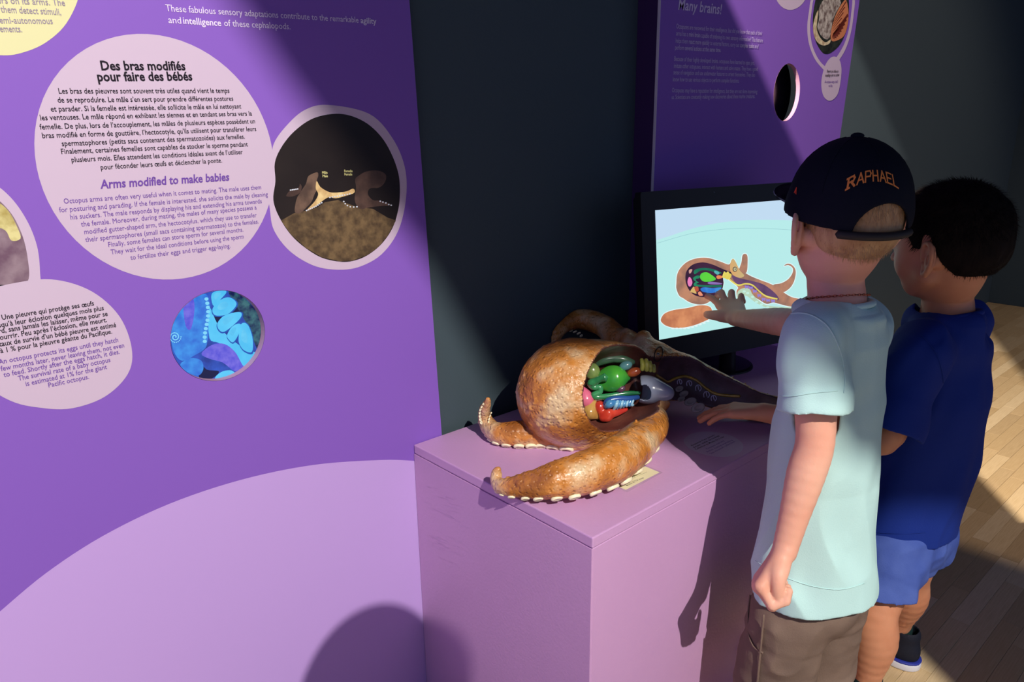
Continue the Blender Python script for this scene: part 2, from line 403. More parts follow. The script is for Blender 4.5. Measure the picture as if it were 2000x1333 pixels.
# ring and photograph of the two octopuses
flat('photo_ring', p1, pix(p1, spline([(640, 205), (720, 222), (765, 268), (790, 325), (793, 385), (778, 450), (745, 497), (700, 522), (655, 527), (610, 518), (565, 490), (535, 450), (527, 410), (523, 365), (530, 315), (535, 280), (560, 245), (595, 215)], 6)), 0.0011, LILAC, panel)
DARKPH = mat('photo_dark_water', rgb(42, 34, 32), 0.4, 0.3, c2=rgb(30, 24, 24), cscale=8)
SAND = mat('photo_seabed', rgb(78, 62, 46), 0.4, 0.3, c2=rgb(118, 96, 68), cscale=70, detail=6)
PHO = mat('photo_brown_octopus', rgb(84, 66, 58), 0.4, 0.3, c2=rgb(116, 92, 78), cscale=50)
PHC = mat('photo_cream_arm', rgb(232, 206, 150), 0.4, 0.3, c2=rgb(198, 160, 108), cscale=60)
PHW = mat('photo_white_suckers', rgb(206, 212, 226), 0.4, 0.3)
PHD = mat('photo_dim_octopus', rgb(66, 50, 46), 0.4, 0.3, c2=rgb(92, 70, 62), cscale=40)
ph = [(x * 1403 / 1403 / 3.5075 + 500, y / 3.5075 + 180) for x, y in [(520, 150), (640, 160), (760, 215), (860, 310), (930, 430), (975, 560), (985, 680), (975, 800), (935, 930), (860, 1040), (760, 1120), (660, 1158), (570, 1162), (450, 1135), (340, 1070), (240, 980), (160, 860), (118, 740), (132, 610), (128, 485), (175, 375), (260, 270), (380, 185)]]
Cq = lambda pts: [(x / 3.5075 + 500, y / 3.5075 + 180) for x, y in pts]
flat('photograph', p1, pix(p1, spline(ph, 5)), 0.0016, DARKPH, panel)
flat('photo_seabed', p1, pix(p1, Cq([(170, 880), (260, 830), (330, 815), (420, 790), (470, 755), (560, 740), (640, 770), (700, 790), (800, 800), (900, 860), (958, 880), (900, 985), (840, 1060), (760, 1118), (660, 1155), (570, 1160), (450, 1132), (340, 1067), (240, 977)])), 0.0018, SAND, panel)
flat('photo_octopus', p1, pix(p1, spline(Cq([(355, 580), (385, 560), (420, 550), (425, 575), (415, 610), (425, 650), (400, 700), (380, 750), (345, 790), (300, 830), (265, 820), (275, 740), (300, 690), (340, 630)]), 4)), 0.0020, PHO, panel)
flat('photo_arm', p1, pix(p1, spline(Cq([(415, 610), (440, 650), (500, 685), (560, 688), (620, 680), (665, 662), (672, 690), (610, 712), (545, 728), (500, 720), (455, 745), (400, 790), (345, 812), (400, 750), (425, 700), (408, 660)]), 4)), 0.0022, PHC, panel)
flat('photo_octopus', p1, pix(p1, spline(Cq([(678, 600), (700, 575), (740, 550), (790, 538), (850, 542), (890, 570), (880, 620), (840, 655), (780, 660), (765, 700), (800, 740), (850, 745), (930, 775), (860, 780), (780, 790), (710, 800), (675, 740), (685, 660)]), 4)), 0.0020, PHD, panel)
flat('photo_octopus', p1, pix(p1, spline(Cq([(205, 712), (240, 668), (290, 655), (300, 628), (312, 650), (300, 690), (250, 715)]), 3)), 0.0019, PHD, panel)
dots = [(345 + i * 13, 812 - i * 6 - (i > 5) * (i - 5) * 2) for i in range(9)] + [(505 + i * 17, 722 - i * 3) for i in range(9)] + [(236 + i * 12, 672 - i * 2) for i in range(5)] + [(600, 750), (610, 765), (625, 778), (645, 786), (668, 788), (690, 786)] + [(850, 748), (868, 754), (888, 760), (908, 770), (925, 776)]
vs, fs = [], []
for x, y in dots:
    q = pix(p1, Cq(ell(x, y, 6, 5, 8))); k = len(vs); vs += [p1.at(a, 0.0024) for a in q]; fs.append(tuple(range(k + 7, k - 1, -1)))
tag(from_py('photo_suckers', vs, fs, PHW, panel), kind='stuff')
PHY = mat('photo_caption', rgb(226, 220, 150), 0.4, 0.3)
text(panel, 'photo_caption', PHY, p1, 0.0024, 0.0062, 1.6, [('Mâle', Cq([(452, 560)])[0], Cq([(489, 560)])[0]), ('Male', Cq([(455, 583)])[0], Cq([(491, 583)])[0]), ('Femelle', Cq([(603, 549)])[0], Cq([(660, 549)])[0]), ('Female', Cq([(605, 571)])[0], Cq([(658, 571)])[0])])
# ring and photograph cut by the left edge
flat('photo_ring', p1, pix(p1, spline([(-70, 345), (-20, 355), (20, 385), (52, 430), (72, 480), (78, 530), (76, 575), (40, 640), (-30, 660), (-150, 640), (-200, 500), (-150, 385)], 6)), 0.0009, LILAC, panel)
flat('photograph', p1, pix(p1, spline([(-70, 368), (-20, 380), (18, 412), (42, 456), (54, 505), (54, 550), (20, 565), (-40, 570), (-140, 560), (-175, 480), (-130, 400)], 6)), 0.0011, mat('photo_mauve_skin', rgb(150, 128, 140), 0.4, 0.3, c2=rgb(112, 84, 104), cscale=40), panel)
flat('photo_detail', p1, pix(p1, spline([(-60, 375), (-10, 392), (16, 412), (34, 445), (40, 466), (22, 470), (10, 450), (-20, 440), (-60, 430)], 4)), 0.0013, mat('photo_pale_folds', rgb(222, 212, 150), 0.4, 0.3, c2=rgb(176, 158, 92), cscale=60), panel)
flat('photo_detail', p1, pix(p1, [(-60, 556), (20, 557), (53, 552), (52, 560), (20, 568), (0, 590), (-60, 590)]), 0.00115, mat('photo_black', rgb(24, 28, 34), 0.4, 0.3), panel)

T = p1; z_ = 0.0028
text(panel, 'title_text', INK, p1, z_, 0.0178, 3.6, [('Des bras modifiés', (198, 137), (362.5, 137)), ('pour faire des bébés', (191, 158.5), (376, 157))])
text(panel, 'french_text', INK, p1, z_, 0.0104, 1.1, [
 ('Les bras des pieuvres sont souvent très utiles quand vient le temps', (115, 183), (448, 181.5)),
 ("de se reproduire. Le mâle s’en sert pour prendre différentes postures", (113, 200.5), (455.5, 197)),
 ('et parader. Si la femelle est intéressée, elle sollicite le mâle en lui nettoyant', (99.6, 218), (471, 212)),
 ('les ventouses. Le mâle répond en exhibant les siennes et en tendant ses bras vers la', (79, 235), (492, 226)),
 ("femelle. De plus, lors de l’accouplement, les mâles de plusieurs espèces possèdent un", (78, 253), (498, 241)),
 ("bras modifié en forme de gouttière, l’hectocotyle, qu’ils utilisent pour transférer leurs", (83, 270), (500.5, 256)),
 ('spermatophores (petits sacs contenant des spermatozoïdes) aux femelles.', (121, 285.6), (478, 271)),
 ('Finalement, certaines femelles sont capables de stocker le sperme pendant', (120, 301), (484, 286)),
 ("plusieurs mois. Elles attendent les conditions idéales avant de l’utiliser", (140, 317), (474, 301)),
 ('pour féconder leurs œufs et déclencher la ponte.', (197, 331.5), (433.5, 317.5))])
text(panel, 'title_text', VINK, p1, z_, 0.0175, 3.4, [('Arms modified to make babies', (196, 368.5), (448, 352.5))], 0.12)
text(panel, 'english_text', VINK, p1, z_, 0.0104, 0.15, [
 ('Octopus arms are often very useful when it comes to mating. The male uses them', (125, 398), (510, 369.7)),
 ('for posturing and parading. If the female is interested, she solicits the male by cleaning', (116, 415), (523, 383.5)),
 ('his suckers. The male responds by displaying his and extending his arms towards', (138, 429), (511, 397)),
 ('the female. Moreover, during mating, the males of many species possess a', (158.7, 442.8), (501, 409)),
 ('modified gutter-shaped arm, the hectocotylus, which they use to transfer', (165, 457.7), (501, 424)),
 ('their spermatophores (small sacs containing spermatozoa) to the females.', (167, 473), (505, 436.6)),
 ('Finally, some females can store sperm for several months.', (212, 482.5), (475, 452.5)),
 ('They wait for the ideal conditions before using the sperm', (216.7, 497), (476, 466)),
 ('to fertilize their eggs and trigger egg-laying.', (255, 507.7), (450, 484))])
text(panel, 'french_text', INK, p1, z_, 0.0104, 1.8, [
 ('Une pieuvre qui protège ses œufs', (4, 625), (183.6, 596.7)), ("jusqu’à leur éclosion quelques mois plus", (-14, 642), (203, 605.7)),
 ('tard, sans jamais les laisser, même pour se', (-14, 653.5), (210.5, 617)), ("la nourrir. Peu après l’éclosion, elle meurt.", (-20, 667.5), (208.8, 629)),
 ("Le taux de survie d’un bébé pieuvre est estimé", (-18, 680), (227, 638.8)), ('à 1 % pour la pieuvre géante du Pacifique.', (1, 690), (219, 651.6))])
text(panel, 'english_text', VINK, p1, z_, 0.0104, 1.2, [
 ('An octopus protects its eggs until they hatch', (-2, 712), (231, 668)), ('few months later, never leaving them, not even', (2, 725), (242.6, 678.5)),
 ('to feed. Shortly after the eggs hatch, it dies.', (7.6, 737), (234, 691)), ('The survival rate of a baby octopus', (36, 744), (215.7, 707)),
 ('is estimated at 1% for the giant', (50.7, 754.4), (209, 720.6)), ('Pacific octopus.', (95, 757), (174, 740))])
text(panel, 'caption_text', GINK, p1, z_, 0.0118, 1.0, [('suckers on its arms. The', (-36, 5), (127.5, 11.5)), ('of them detect stimuli,', (-14, 23.5), (119.5, 29.5)), ('semi-autonomous', (-6, 45.5), (103.5, 47)), ('movements.', (-24, 62), (43.5, 63))])
text(panel, 'intro_text', WINK, p1, z_, 0.0135, 0.2, [('These fabulous sensory adaptations contribute to the remarkable', (324, 22), (700, 44.5)), ('and', (329, 45), (354, 46.5)), ('of these cephalopods.', (438, 51), (567, 57.5))])
text(panel, 'intro_text', WINK, p1, z_, 0.0135, 2.0, [('agility', (704, 45), (735, 47)), ('intelligence', (358, 46.5), (432, 51))])

# picture of the brooded eggs, lit from behind, seen through the hole
px1 = Plane((0.86, 1.2225, H), (1, 0, 0), (0, 0, 1))
E8 = lambda pts: [(x / 2.898, 360 + y / 2.898) for x, y in pts]
def em(name, c, s=1.0, c2=None, sc_=50): return mat(name, rgb(*c), 0.4, 0.2, emit=s, c2=rgb(*c2) if c2 else None, cscale=sc_)
hc = pxell(px1, (326, 655), (523, 657), (425, 561), (425, 752), 48)
flat('egg_picture', px1, hc, 0, em('glow_deep_blue', (36, 60, 150), 1, (50, 90, 200), 40), panel)
AZ = em('glow_azure', (64, 150, 235), 1, (50, 110, 215), 60); CY = em('glow_cyan', (70, 185, 240), 1, (96, 205, 250), 20); VI = em('glow_violet', (88, 84, 215), 1, (120, 110, 225), 90); NV = em('glow_navy', (14, 22, 70), 1)
def pe(name, pts, m, off, sm=4): return flat(name, px1, pix(px1, spline(E8(pts), sm)), off, m, panel)
pe('pictured_arm', [(985, 700), (1060, 650), (1130, 620), (1180, 640), (1190, 760), (1175, 880), (1160, 930), (1100, 970), (1030, 1000), (985, 950), (965, 850), (965, 770)], AZ, .0004)
pe('pictured_arm', [(1040, 680), (1090, 640), (1100, 720), (1080, 820), (1050, 800)], VI, .0006)
pe('pictured_arm', [(1185, 700), (1230, 790), (1300, 870), (1400, 940), (1470, 960), (1430, 1020), (1380, 1060), (1320, 960), (1240, 900), (1185, 870)], CY, .0006)
pe('pictured_arm', [(1140, 960), (1200, 910), (1270, 905), (1330, 950), (1370, 1020), (1400, 1060), (1330, 1060), (1260, 1010), (1190, 990)], VI, .0008)
pe('pictured_arm', [(1020, 1020), (1080, 985), (1140, 1000), (1150, 1050), (1120, 1085), (1060, 1065)], AZ, .0008)
pe('pictured_arm', [(1220, 1090), (1260, 1060), (1310, 1055), (1330, 1080), (1280, 1110), (1225, 1112)], CY, .0008)
pe('pictured_shadow', [(1130, 1010), (1170, 1050), (1240, 1060), (1200, 1100), (1130, 1105)], NV, .0007)
pe('pictured_shadow', [(1200, 740), (1225, 720), (1300, 700), (1350, 690), (1370, 730), (1260, 850), (1225, 800)], NV, .0005)
pe('pictured_rock', [(1290, 605), (1350, 620), (1430, 690), (1480, 780), (1490, 860), (1460, 930), (1440, 900), (1400, 800), (1350, 710)], em('glow_rock', (60, 110, 120), 1, (14, 30, 80), 90), .0006)
DBL = em('glow_mid_blue', (30, 84, 180), 1); CY2 = em('glow_pale_cyan', (104, 204, 246), 1, (84, 190, 240), 60)
for e in ([(1195, 640), (1210, 610), (1270, 602), (1280, 615), (1250, 650), (1210, 690)], [(1205, 700), (1240, 660), (1290, 640), (1330, 660), (1335, 690), (1290, 735), (1230, 745), (1205, 730)],
          [(1230, 790), (1260, 750), (1310, 730), (1360, 725), (1365, 750), (1330, 790), (1270, 835), (1240, 825)], [(1285, 855), (1310, 810), (1345, 790), (1365, 800), (1350, 850), (1320, 895), (1295, 880)], [(1350, 870), (1360, 800), (1385, 785), (1410, 810), (1430, 880), (1425, 950), (1380, 940), (1355, 905)]):
    ex, ey = sum(q[0] for q in e) / len(e), sum(q[1] for q in e) / len(e)
    pe('pictured_shadow', [(ex + (x - ex) * 1.09 + 2, ey + (y - ey) * 1.09 + 3) for x, y in e], DBL, .0009)
    pe('pictured_egg', e, CY, .0010)
    pe('pictured_gleam', [(ex + (x - ex) * .45 - 6, ey + (y - ey) * .45 - 6) for x, y in e], CY2, .0012)
SKC = em('glow_sucker', (130, 215, 250), 1)
vs, fs = [], []
for i in range(11):
    x, y = 1168 + 10 * math.sin(i * .5), 650 + i * 24
    q = pix(px1, E8(ell(x, y, 12, 10, 10))); k = len(vs); vs += [px1.at(a, .0012) for a in q]; fs.append(tuple(range(k + 9, k - 1, -1)))
for i in range(40):
    a = i * .33; r = 34 - i * .75; q = pix(px1, E8(ell(990 + r * math.cos(a), 865 + r * math.sin(a), 4, 4, 6))); k = len(vs); vs += [px1.at(p, .0012) for p in q]; fs.append(tuple(range(k + 5, k - 1, -1)))
tag(from_py('pictured_suckers', vs, fs, SKC, panel), kind='stuff')

# ================================================================== SECOND PANEL (a boxed-out board)
Y2 = 1.158
p2 = Plane((1.507, Y2, H), (1, 0, 0), (0, 0, 1))
hole2 = pxell(p2, (1511, 181), (1562, 181), (1541, 124), (1537, 237), 64)
t2, b2 = p2.hit(1679, 0), p2.hit(1642, 258); s2 = (b2.x - t2.x) / (b2.y - t2.y); RX2 = lambda v: t2.x + (v - t2.y) * s2
panel2 = empty('exhibit_panel', (2.0, Y2, 0), 'violet exhibit panel on a deep dark box, behind the touch screen', 'panel')
PDARK = mat('dark_violet_paint', rgb(58, 34, 84), 0.7, 0.2)
TOP2 = 0.80; NZ = 0.642 - H
flat('panel_board', p2, [(0, NZ), (.48, NZ), (.48, -H), (RX2(-H), -H), (RX2(TOP2), TOP2), (0, TOP2)], 0, PANEL, panel2, 0.006, [hole2])
box('board_edge', (1.5055, Y2 - 0.0008, 0.642), (1.5075, Y2 + 0.006, H + TOP2), mat('pale_edge', rgb(200, 190, 210), 0.5, 0.3), panel2)
box('side_panel', (1.508, Y2 + 0.0065, 0.642), (1.524, 1.2245, H + TOP2), PDARK, panel2)
box('side_panel', (2.30, Y2 + 0.0065, 0), (2.316, 1.2245, H + TOP2), PDARK, panel2)
bc = [(max(c) + min(c)) / 2 for c in zip(*hole2)]; br_ = [(max(c) - min(c)) / 2 for c in zip(*hole2)]
e1 = ell(bc[0], bc[1], br_[0] - .0006, br_[1] - .0006, 64)
from_py('hole_rim', [p2.at(q, 0.0003) for q in e1] + [p2.at(q, -0.012) for q in e1], [(i, (i + 1) % 64, (i + 1) % 64 + 64, i + 64) for i in range(64)], EDGE, panel2)
flat('hole_backing', p2, ell(bc[0], bc[1], br_[0] + .03, br_[1] + .03, 48), -0.045, mat('black_glass', rgb(12, 12, 18), 0.15, 0.5), panel2)
C5 = lambda pts: [(x / 3.507 + 1220, y / 3.507) for x, y in pts]
def q2(name, pts, m, off, sm=5, holes=()): return flat(name, p2, pix(p2, spline(C5(pts), sm)), off, m, panel2)
q2('text_circle', [(1040, 0), (1030, -60), (1060, -150), (1150, -190), (1240, -150), (1260, -60), (1225, 15), (1180, 55), (1130, 68), (1080, 50)], LILAC, .0008)
q2('text_circle', [(1440, 388), (1470, 410), (1484, 470), (1478, 560), (1460, 640), (1430, 680), (1395, 690), (1362, 660), (1347, 600), (1350, 530), (1372, 450), (1405, 400)], LILAC, .0016)
ring_o = [(1285, -30), (1262, 80), (1250, 190), (1262, 300), (1300, 400), (1345, 460), (1375, 484), (1420, 470), (1480, 395), (1520, 320), (1550, 220), (1568, 100), (1572, -30), (1500, -150), (1380, -180)]
ring_i = [(1303, -30), (1280, 80), (1270, 190), (1282, 300), (1315, 385), (1355, 440), (1385, 455), (1420, 430), (1462, 375), (1502, 305), (1532, 215), (1550, 100), (1556, -30), (1500, -120), (1390, -150)]
flat('photo_ring', p2, pix(p2, spline(C5(ring_o), 5)), .0010, LILAC, panel2, 0, [pix(p2, spline(C5(ring_i), 5))])
q2('photograph', [(1330, -60), (1300, 30), (1288, 130), (1292, 220), (1310, 290), (1345, 350), (1375, 370), (1415, 360), (1470, 310), (1510, 230), (1530, 130), (1535, 30), (1520, -60), (1430, -110)], mat('photo_black_ground', rgb(30, 30, 32), 0.4, 0.3, c2=rgb(52, 58, 50), cscale=60), .0012)
q2('photo_arm', [(1290, 180), (1305, 110), (1325, 70), (1320, 130), (1315, 200), (1340, 260), (1375, 290), (1410, 270), (1400, 300), (1360, 312), (1320, 290), (1295, 240)], mat('photo_cream_skin', rgb(226, 214, 178), 0.4, 0.3, c2=rgb(180, 150, 120), cscale=70), .0015, 4)
q2('photo_arm', [(1330, 60), (1360, 0), (1400, -40), (1450, -30), (1480, 20), (1450, 80), (1425, 140), (1410, 230), (1390, 270), (1350, 250), (1320, 190), (1330, 130)], mat('photo_grey_skin', rgb(196, 186, 178), 0.4, 0.3, c2=rgb(110, 92, 88), cscale=80), .0014, 4)
q2('photo_shell', [(1410, 240), (1425, 160), (1450, 90), (1490, 20), (1515, 0), (1530, 60), (1530, 150), (1505, 240), (1460, 275), (1420, 282)], mat('photo_orange_shell', rgb(206, 128, 88), 0.4, 0.3), .0017, 4)
vs, fs = [], []
for i in range(9):
    a = i / 8; q = pix(p2, C5([(1415 + a * 10, 262 - a * 30), (1418 + a * 11, 262 - a * 28), (1440 + a * 92, 270 - 60 * a - 100 * a * a), (1436 + a * 90, 262 - 60 * a - 110 * a * a)])); k = len(vs)
    vs += [p2.at(p, .0020) for p in q]; fs.append((k, k + 1, k + 2, k + 3))
for i in range(6):
    a = i / 5; q = pix(p2, C5([(1422 + a * 4, 230 - a * 80), (1425 + a * 5, 228 - a * 80), (1470 + a * 50, 200 - a * 190), (1462 + a * 50, 200 - a * 190)])); k = len(vs)
    vs += [p2.at(p, .0020) for p in q]; fs.append((k, k + 1, k + 2, k + 3))
from_py('photo_shell_ribs', vs, fs, mat('photo_shell_rib', rgb(110, 44, 34), 0.4, 0.3), panel2)
SW = mat('faint_white_ink', rgb(214, 196, 236), 0.6, 0.2)
text(panel2, 'title_text', SW, p2, .003, 0.034, 2.2, [('Many brains!', (1324, 18.5), (1408.8, 28))], 0.15)
text(panel2, 'english_text', SW, p2, .003, 0.0155, 0.3, [
 ('Octopuses are renowned for their intelligence, but did you know that each of their', (1320.4, 55.6), (1488, 69)),
 ('arms has a', (1319.8, 69.3), (1343, 71.2)), ('capable of analysing its own sensory information? This feature', (1368.5, 73.3), (1489, 83)),
 ('helps them', (1319, 83.5), (1343, 85.2)), ('to external factors, carry out', (1386.5, 88.1), (1443, 92.2)), ('and', (1473, 94), (1480.3, 94.7)), ('perform', (1317.8, 97), (1336, 98)),
 ('Because of their highly developed brains, octopuses have learned to open jars,', (1316.4, 119), (1473, 127)),
 ('imitate other octopuses, interact with humans and solve mazes. They have a good', (1315.5, 132.6), (1479, 139)),
 ('sense of navigation and use underwater features to orient themselves. They also', (1314.7, 145.4), (1473.8, 150.3)),
 ('know how to use various objects to perform complex functions.', (1313.5, 159), (1443, 161.7)),
 ('Octopuses may have a reputation for intelligence, but they are not done impressing', (1312, 180.5), (1478.3, 182.5)),
 ('us. Scientists are constantly making new discoveries about these marine creatures.', (1311, 194), (1473.8, 191.6))])
text(panel2, 'english_text', SW, p2, .003, 0.0155, 2.0, [('mini brain', (1345, 71.4), (1367, 73.2)), ('react more quickly', (1345, 85.4), (1385, 88)), ('complex tasks', (1444.5, 92.3), (1471.5, 94)), ('several actions at the same time.', (1337.5, 98), (1407.3, 102))])
text(panel2, 'caption_text', INK, p2, .003, 0.012, 1.2, [('Pieuvre qui utilise un', *C5([(1383, 497), (1461, 497)])), ('coquillage pour se cacher', *C5([(1370, 525), (1468, 522)]))])
text(panel2, 'caption_text', VINK, p2, .003, 0.012, 0.3, [('An octopus using a shell', *C5([(1367, 569), (1456, 568)])), ('to hide', *C5([(1395, 596), (1420, 595)]))])

# ================================================================== PEDESTAL
ZT = 0.64
ped = empty('pedestal', (1.37, 0.95, 0), 'lilac painted box pedestal carrying the octopus model and touch screen', 'pedestal')
PEDM = mat('lilac_paint', rgb(200, 154, 200), 0.42, 0.35, bump=0.10, bscale=160, c2=rgb(204, 158, 204), cscale=3)
PEDM2 = mat('lilac_paint_streaky', rgb(182, 134, 182), 0.40, 0.35, bump=0.5, bscale=9, stretch=(1, 1.2, 14))
PX0, PX1, PF, PB = 0.795, 1.98, 0.7045, 1.2055
box('carcass', (PX0 + 0.002, PF + 0.002, 0), (PX1 - 0.002, PB, ZT - 0.0201), PEDM, ped, 0.003)
box('top_board', (PX0, PF, ZT - 0.02), (PX1, PB, ZT), PEDM, ped, 0.0022)
box('end_board', (PX0 - 0.0005, PF + 0.0015, 0), (PX0 + 0.0018, PB, ZT - 0.0215), PEDM, ped)
random.seed(3)
vs, fs = [], []     # raised brush streaks on the end board
for i in range(46):
    y = random.uniform(1.06, 1.19); z = random.choice((random.uniform(0.50, 0.56), random.uniform(0.40, 0.475), random.uniform(0.42, 0.45))); l = random.uniform(.015, .05); wv = random.uniform(.0004, .0009)
    k = len(vs); x = PX0 - .0007; vs += [(x, y, z), (x - .0001, y - l / 2, z + l * .12 + wv), (x, y - l, z + l * .2), (x - .0001, y - l / 2, z + l * .12 - wv)]; fs.append((k, k + 1, k + 2, k + 3))
o = from_py('brush_streaks', vs, fs, mat('lilac_ridge', rgb(202, 160, 204), 0.35, 0.4), ped); o['kind'] = 'stuff'
# round sign
pz = Plane((1.0, 0.9, ZT), (1, 0, 0), (0, 1, 0))
sg = [pz.hit(*q) for q in ((1335, 866), (1452, 877), (1393, 845), (1402, 893))]
C4 = lambda x, y: (1180 + x / 6.667, 820 + y / 6.667)
sign = empty('round_label', pz.at(pz.hit(1393, 869)), 'round lilac label sticker printed in lines, on the pedestal top near the front edge', 'label')
flat('sticker', pz, pix(pz, spline([C4(*q) for q in [(1035, 280), (1060, 235), (1130, 190), (1230, 165), (1350, 158), (1480, 170), (1620, 200), (1730, 250), (1800, 310), (1812, 365), (1780, 420), (1700, 465), (1560, 488), (1400, 478), (1260, 445), (1140, 395), (1065, 340)]], 5)), .0006, mat('label_lilac', rgb(206, 186, 214), 0.5, 0.3), sign)
text(sign, 'label_text', INK, pz, .0010, 0.0078, 1.4, [('Anatomie d’une pieuvre', C4(1145, 348), C4(1450, 205)), ('Artiste : atelier de moulage', C4(1175, 373), C4(1505, 215)), ('Collection du Musée de la mer', C4(1200, 396), C4(1572, 228))])
text(sign, 'label_text', VINK, pz, .0010, 0.0078, 0.6, [('Octopus anatomy', C4(1345, 392), C4(1570, 280)), ('Artist: casting workshop', C4(1345, 432), C4(1680, 272)), ('Sea museum collection', C4(1395, 452), C4(1710, 290))])
tagc = [pz.hit(*C4(*q)) for q in ((165, 870), (530, 610), (722, 690), (282, 918))]
card = empty('paper_label', pz.at(tagc[3]), 'small cream paper label with handwriting, under the suckers of the front arm', 'label')
flat('laminate', pz, [pz.hit(*C4(*q)) for q in ((100, 860), (520, 585), (765, 690), (300, 950))], .0005, mat('clear_laminate', rgb(186, 150, 190), 0.2, 0.5), card)
flat('card', pz, tagc, .0010, mat('cream_card', rgb(228, 220, 184), 0.6, 0.2), card)
text(card, 'handwriting', mat('pencil', rgb(70, 62, 52), 0.6, 0.2), pz, .0014, 0.0062, 0.6, [('Don de la Cité Sciences', C4(220, 826), C4(485, 702)), ('Moulage', C4(262, 853), C4(345, 815)), ('Musée du 1er étage', C4(300, 868), C4(520, 762))])
for a, b in (((225, 838), (562, 684)), ((262, 858), (440, 780))): 
    A, B = pz.hit(*C4(*a)), pz.hit(*C4(*b)); flat('ruled_line', pz, [A, B, B + Vector((0, .0005)), A + Vector((0, .0005))], .0013, INK, card)
# ================================================================== TOUCH SCREEN
a14, t65 = math.radians(-14), math.radians(6.5)
hu = Vector((math.cos(a14), math.sin(a14), 0)); nb = Vector((-math.sin(a14), math.cos(a14), 0)); up_ = nb * math.sin(t65) + Vector((0, 0, math.cos(t65)))
PO = atz(1263, 722, H - 0.565)
tv = Plane(PO, hu, up_)
mon = empty('touch_screen', PO + hu * .3, 'black framed touch screen showing a cut-open octopus, standing on the pedestal', 'screen')
BLK = mat('black_plastic', rgb(20, 22, 26), 0.45, 0.35, bump=0.05, bscale=300)
TW, TH = 0.60, 0.415
sc0 = [tv.hit(*q) for q in ((1278, 411), (1525, 391.4), (1289, 664), (1432, 639))]
sx0, sx1, sy0, sy1 = (sc0[0].x + sc0[2].x) / 2, TW - .035, (sc0[2].y + sc0[3].y) / 2, (sc0[0].y + sc0[1].y) / 2
def rrect(x0, y0, x1, y1, r, n=5):
    out = []
    for cx, cy, a in ((x1 - r, y0 + r, -90), (x1 - r, y1 - r, 0), (x0 + r, y1 - r, 90), (x0 + r, y0 + r, 180)):
        out += [(cx + r * math.cos(math.radians(a + 90 * i / n)), cy + r * math.sin(math.radians(a + 90 * i / n))) for i in range(n + 1)]
    return out
flat('screen_frame', tv, rrect(0, 0, TW, TH, .006), 0, BLK, mon, 0.022, [[(sx0, sy0), (sx1, sy0), (sx1, sy1), (sx0, sy1)][::-1]])
flat('back_cover', tv, rrect(.01, .01, TW - .01, TH - .01, .01), -.0222, BLK, mon, 0.02)
o = flat('sensor', tv, ell(.22, TH - .012, .002, .002, 12), .0004, mat('dark_lens', rgb(40, 46, 60), 0.2, 0.5), mon)
tvs = Plane(PO - tv.n * 0.0028, hu, up_)
SK = 0.97
def sm(name, c, c2=None, s_=30): return mat(name, rgb(*c), 0.35, 0.3, emit=SK, c2=rgb(*c2) if c2 else None, cscale=s_)
C2_ = lambda pts: [(x / 3.7025 + 1240, y / 3.7025 + 340) for x, y in pts]
C8_ = lambda pts: [(x / 6.664 + 1340, y / 6.664 + 480) for x, y in pts]
def rect(m, off, name='screen_picture'): return flat(name, tvs, [(sx0, sy0), (sx1, sy0), (sx1, sy1), (sx0, sy1)], off, m, mon)
rect(sm('screen_mint', (186, 238, 236)), 0)
def s2_(name, pts, m, off, n=5, curve=True, f=C2_):
    q = f(pts); return flat(name, tvs, pix(tvs, spline(q, n) if curve else q), off, m, mon)
# paler sky above the curved horizon of the picture
top = pix(tvs, spline(C2_([(150, 480), (250, 450), (400, 400), (600, 355), (800, 335), (1000, 332), (1200, 340), (1400, 360), (1620, 400)]), 5, False))
top = [Vector((sx0, top[0].y))] + [p for p in top if sx0 < p.x < sx1] + [Vector((sx1, top[-1].y)), Vector((sx1, sy1)), Vector((sx0, sy1))]
flat('pictured_sky', tvs, top, .0002, sm('screen_sky', (196, 222, 244)), mon)
top2 = pix(tvs, spline(C2_([(160, 500), (400, 432), (600, 402), (800, 392), (1000, 396), (1200, 410), (1500, 440)]), 5, False)); top2 = [p for p in top2 if sx0 < p.x < sx1]
flat('pictured_line', tvs, top2 + [p + Vector((0, -.0009)) for p in reversed(top2)], .0002, sm('screen_line', (150, 200, 206)), mon)
SKIN = sm('screen_skin', (150, 112, 96), (196, 138, 108), 26); SKIN2 = sm('screen_skin_orange', (190, 118, 84), (224, 150, 104), 30)
HALO = sm('screen_halo', (228, 250, 250)); DK = sm('screen_cavity', (44, 26, 50), (66, 34, 60), 20); PUR = sm('screen_purple', (112, 78, 116), (86, 60, 96), 20)
mantle = [(300, 790), (305, 730), (330, 680), (380, 635), (450, 610), (530, 608), (620, 635), (680, 655), (700, 620), (718, 620), (735, 660), (760, 690), (830, 735), (900, 765), (990, 800), (1050, 840), (1130, 890), (1215, 912), (1215, 955), (1130, 960), (1060, 945), (1000, 930), (950, 940), (880, 900), (800, 870), (745, 900), (735, 850), (745, 820), (700, 780), (640, 745), (640, 800), (600, 870), (530, 930), (470, 945), (400, 930), (350, 900), (320, 880), (300, 830)]
lower = [(188, 1050), (215, 1010), (280, 985), (380, 970), (470, 950), (540, 960), (560, 1000), (550, 1040), (470, 1080), (390, 1105), (300, 1115), (230, 1100), (195, 1075)]
tipa = [(1000, 805), (1060, 790), (1110, 760), (1140, 715), (1140, 680), (1110, 660), (1078, 665), (1100, 650), (1130, 655), (1158, 685), (1162, 730), (1145, 790), (1110, 835), (1060, 855)]
postb = [(755, 700), (770, 640), (778, 590), (795, 578), (812, 590), (815, 640), (805, 715)]
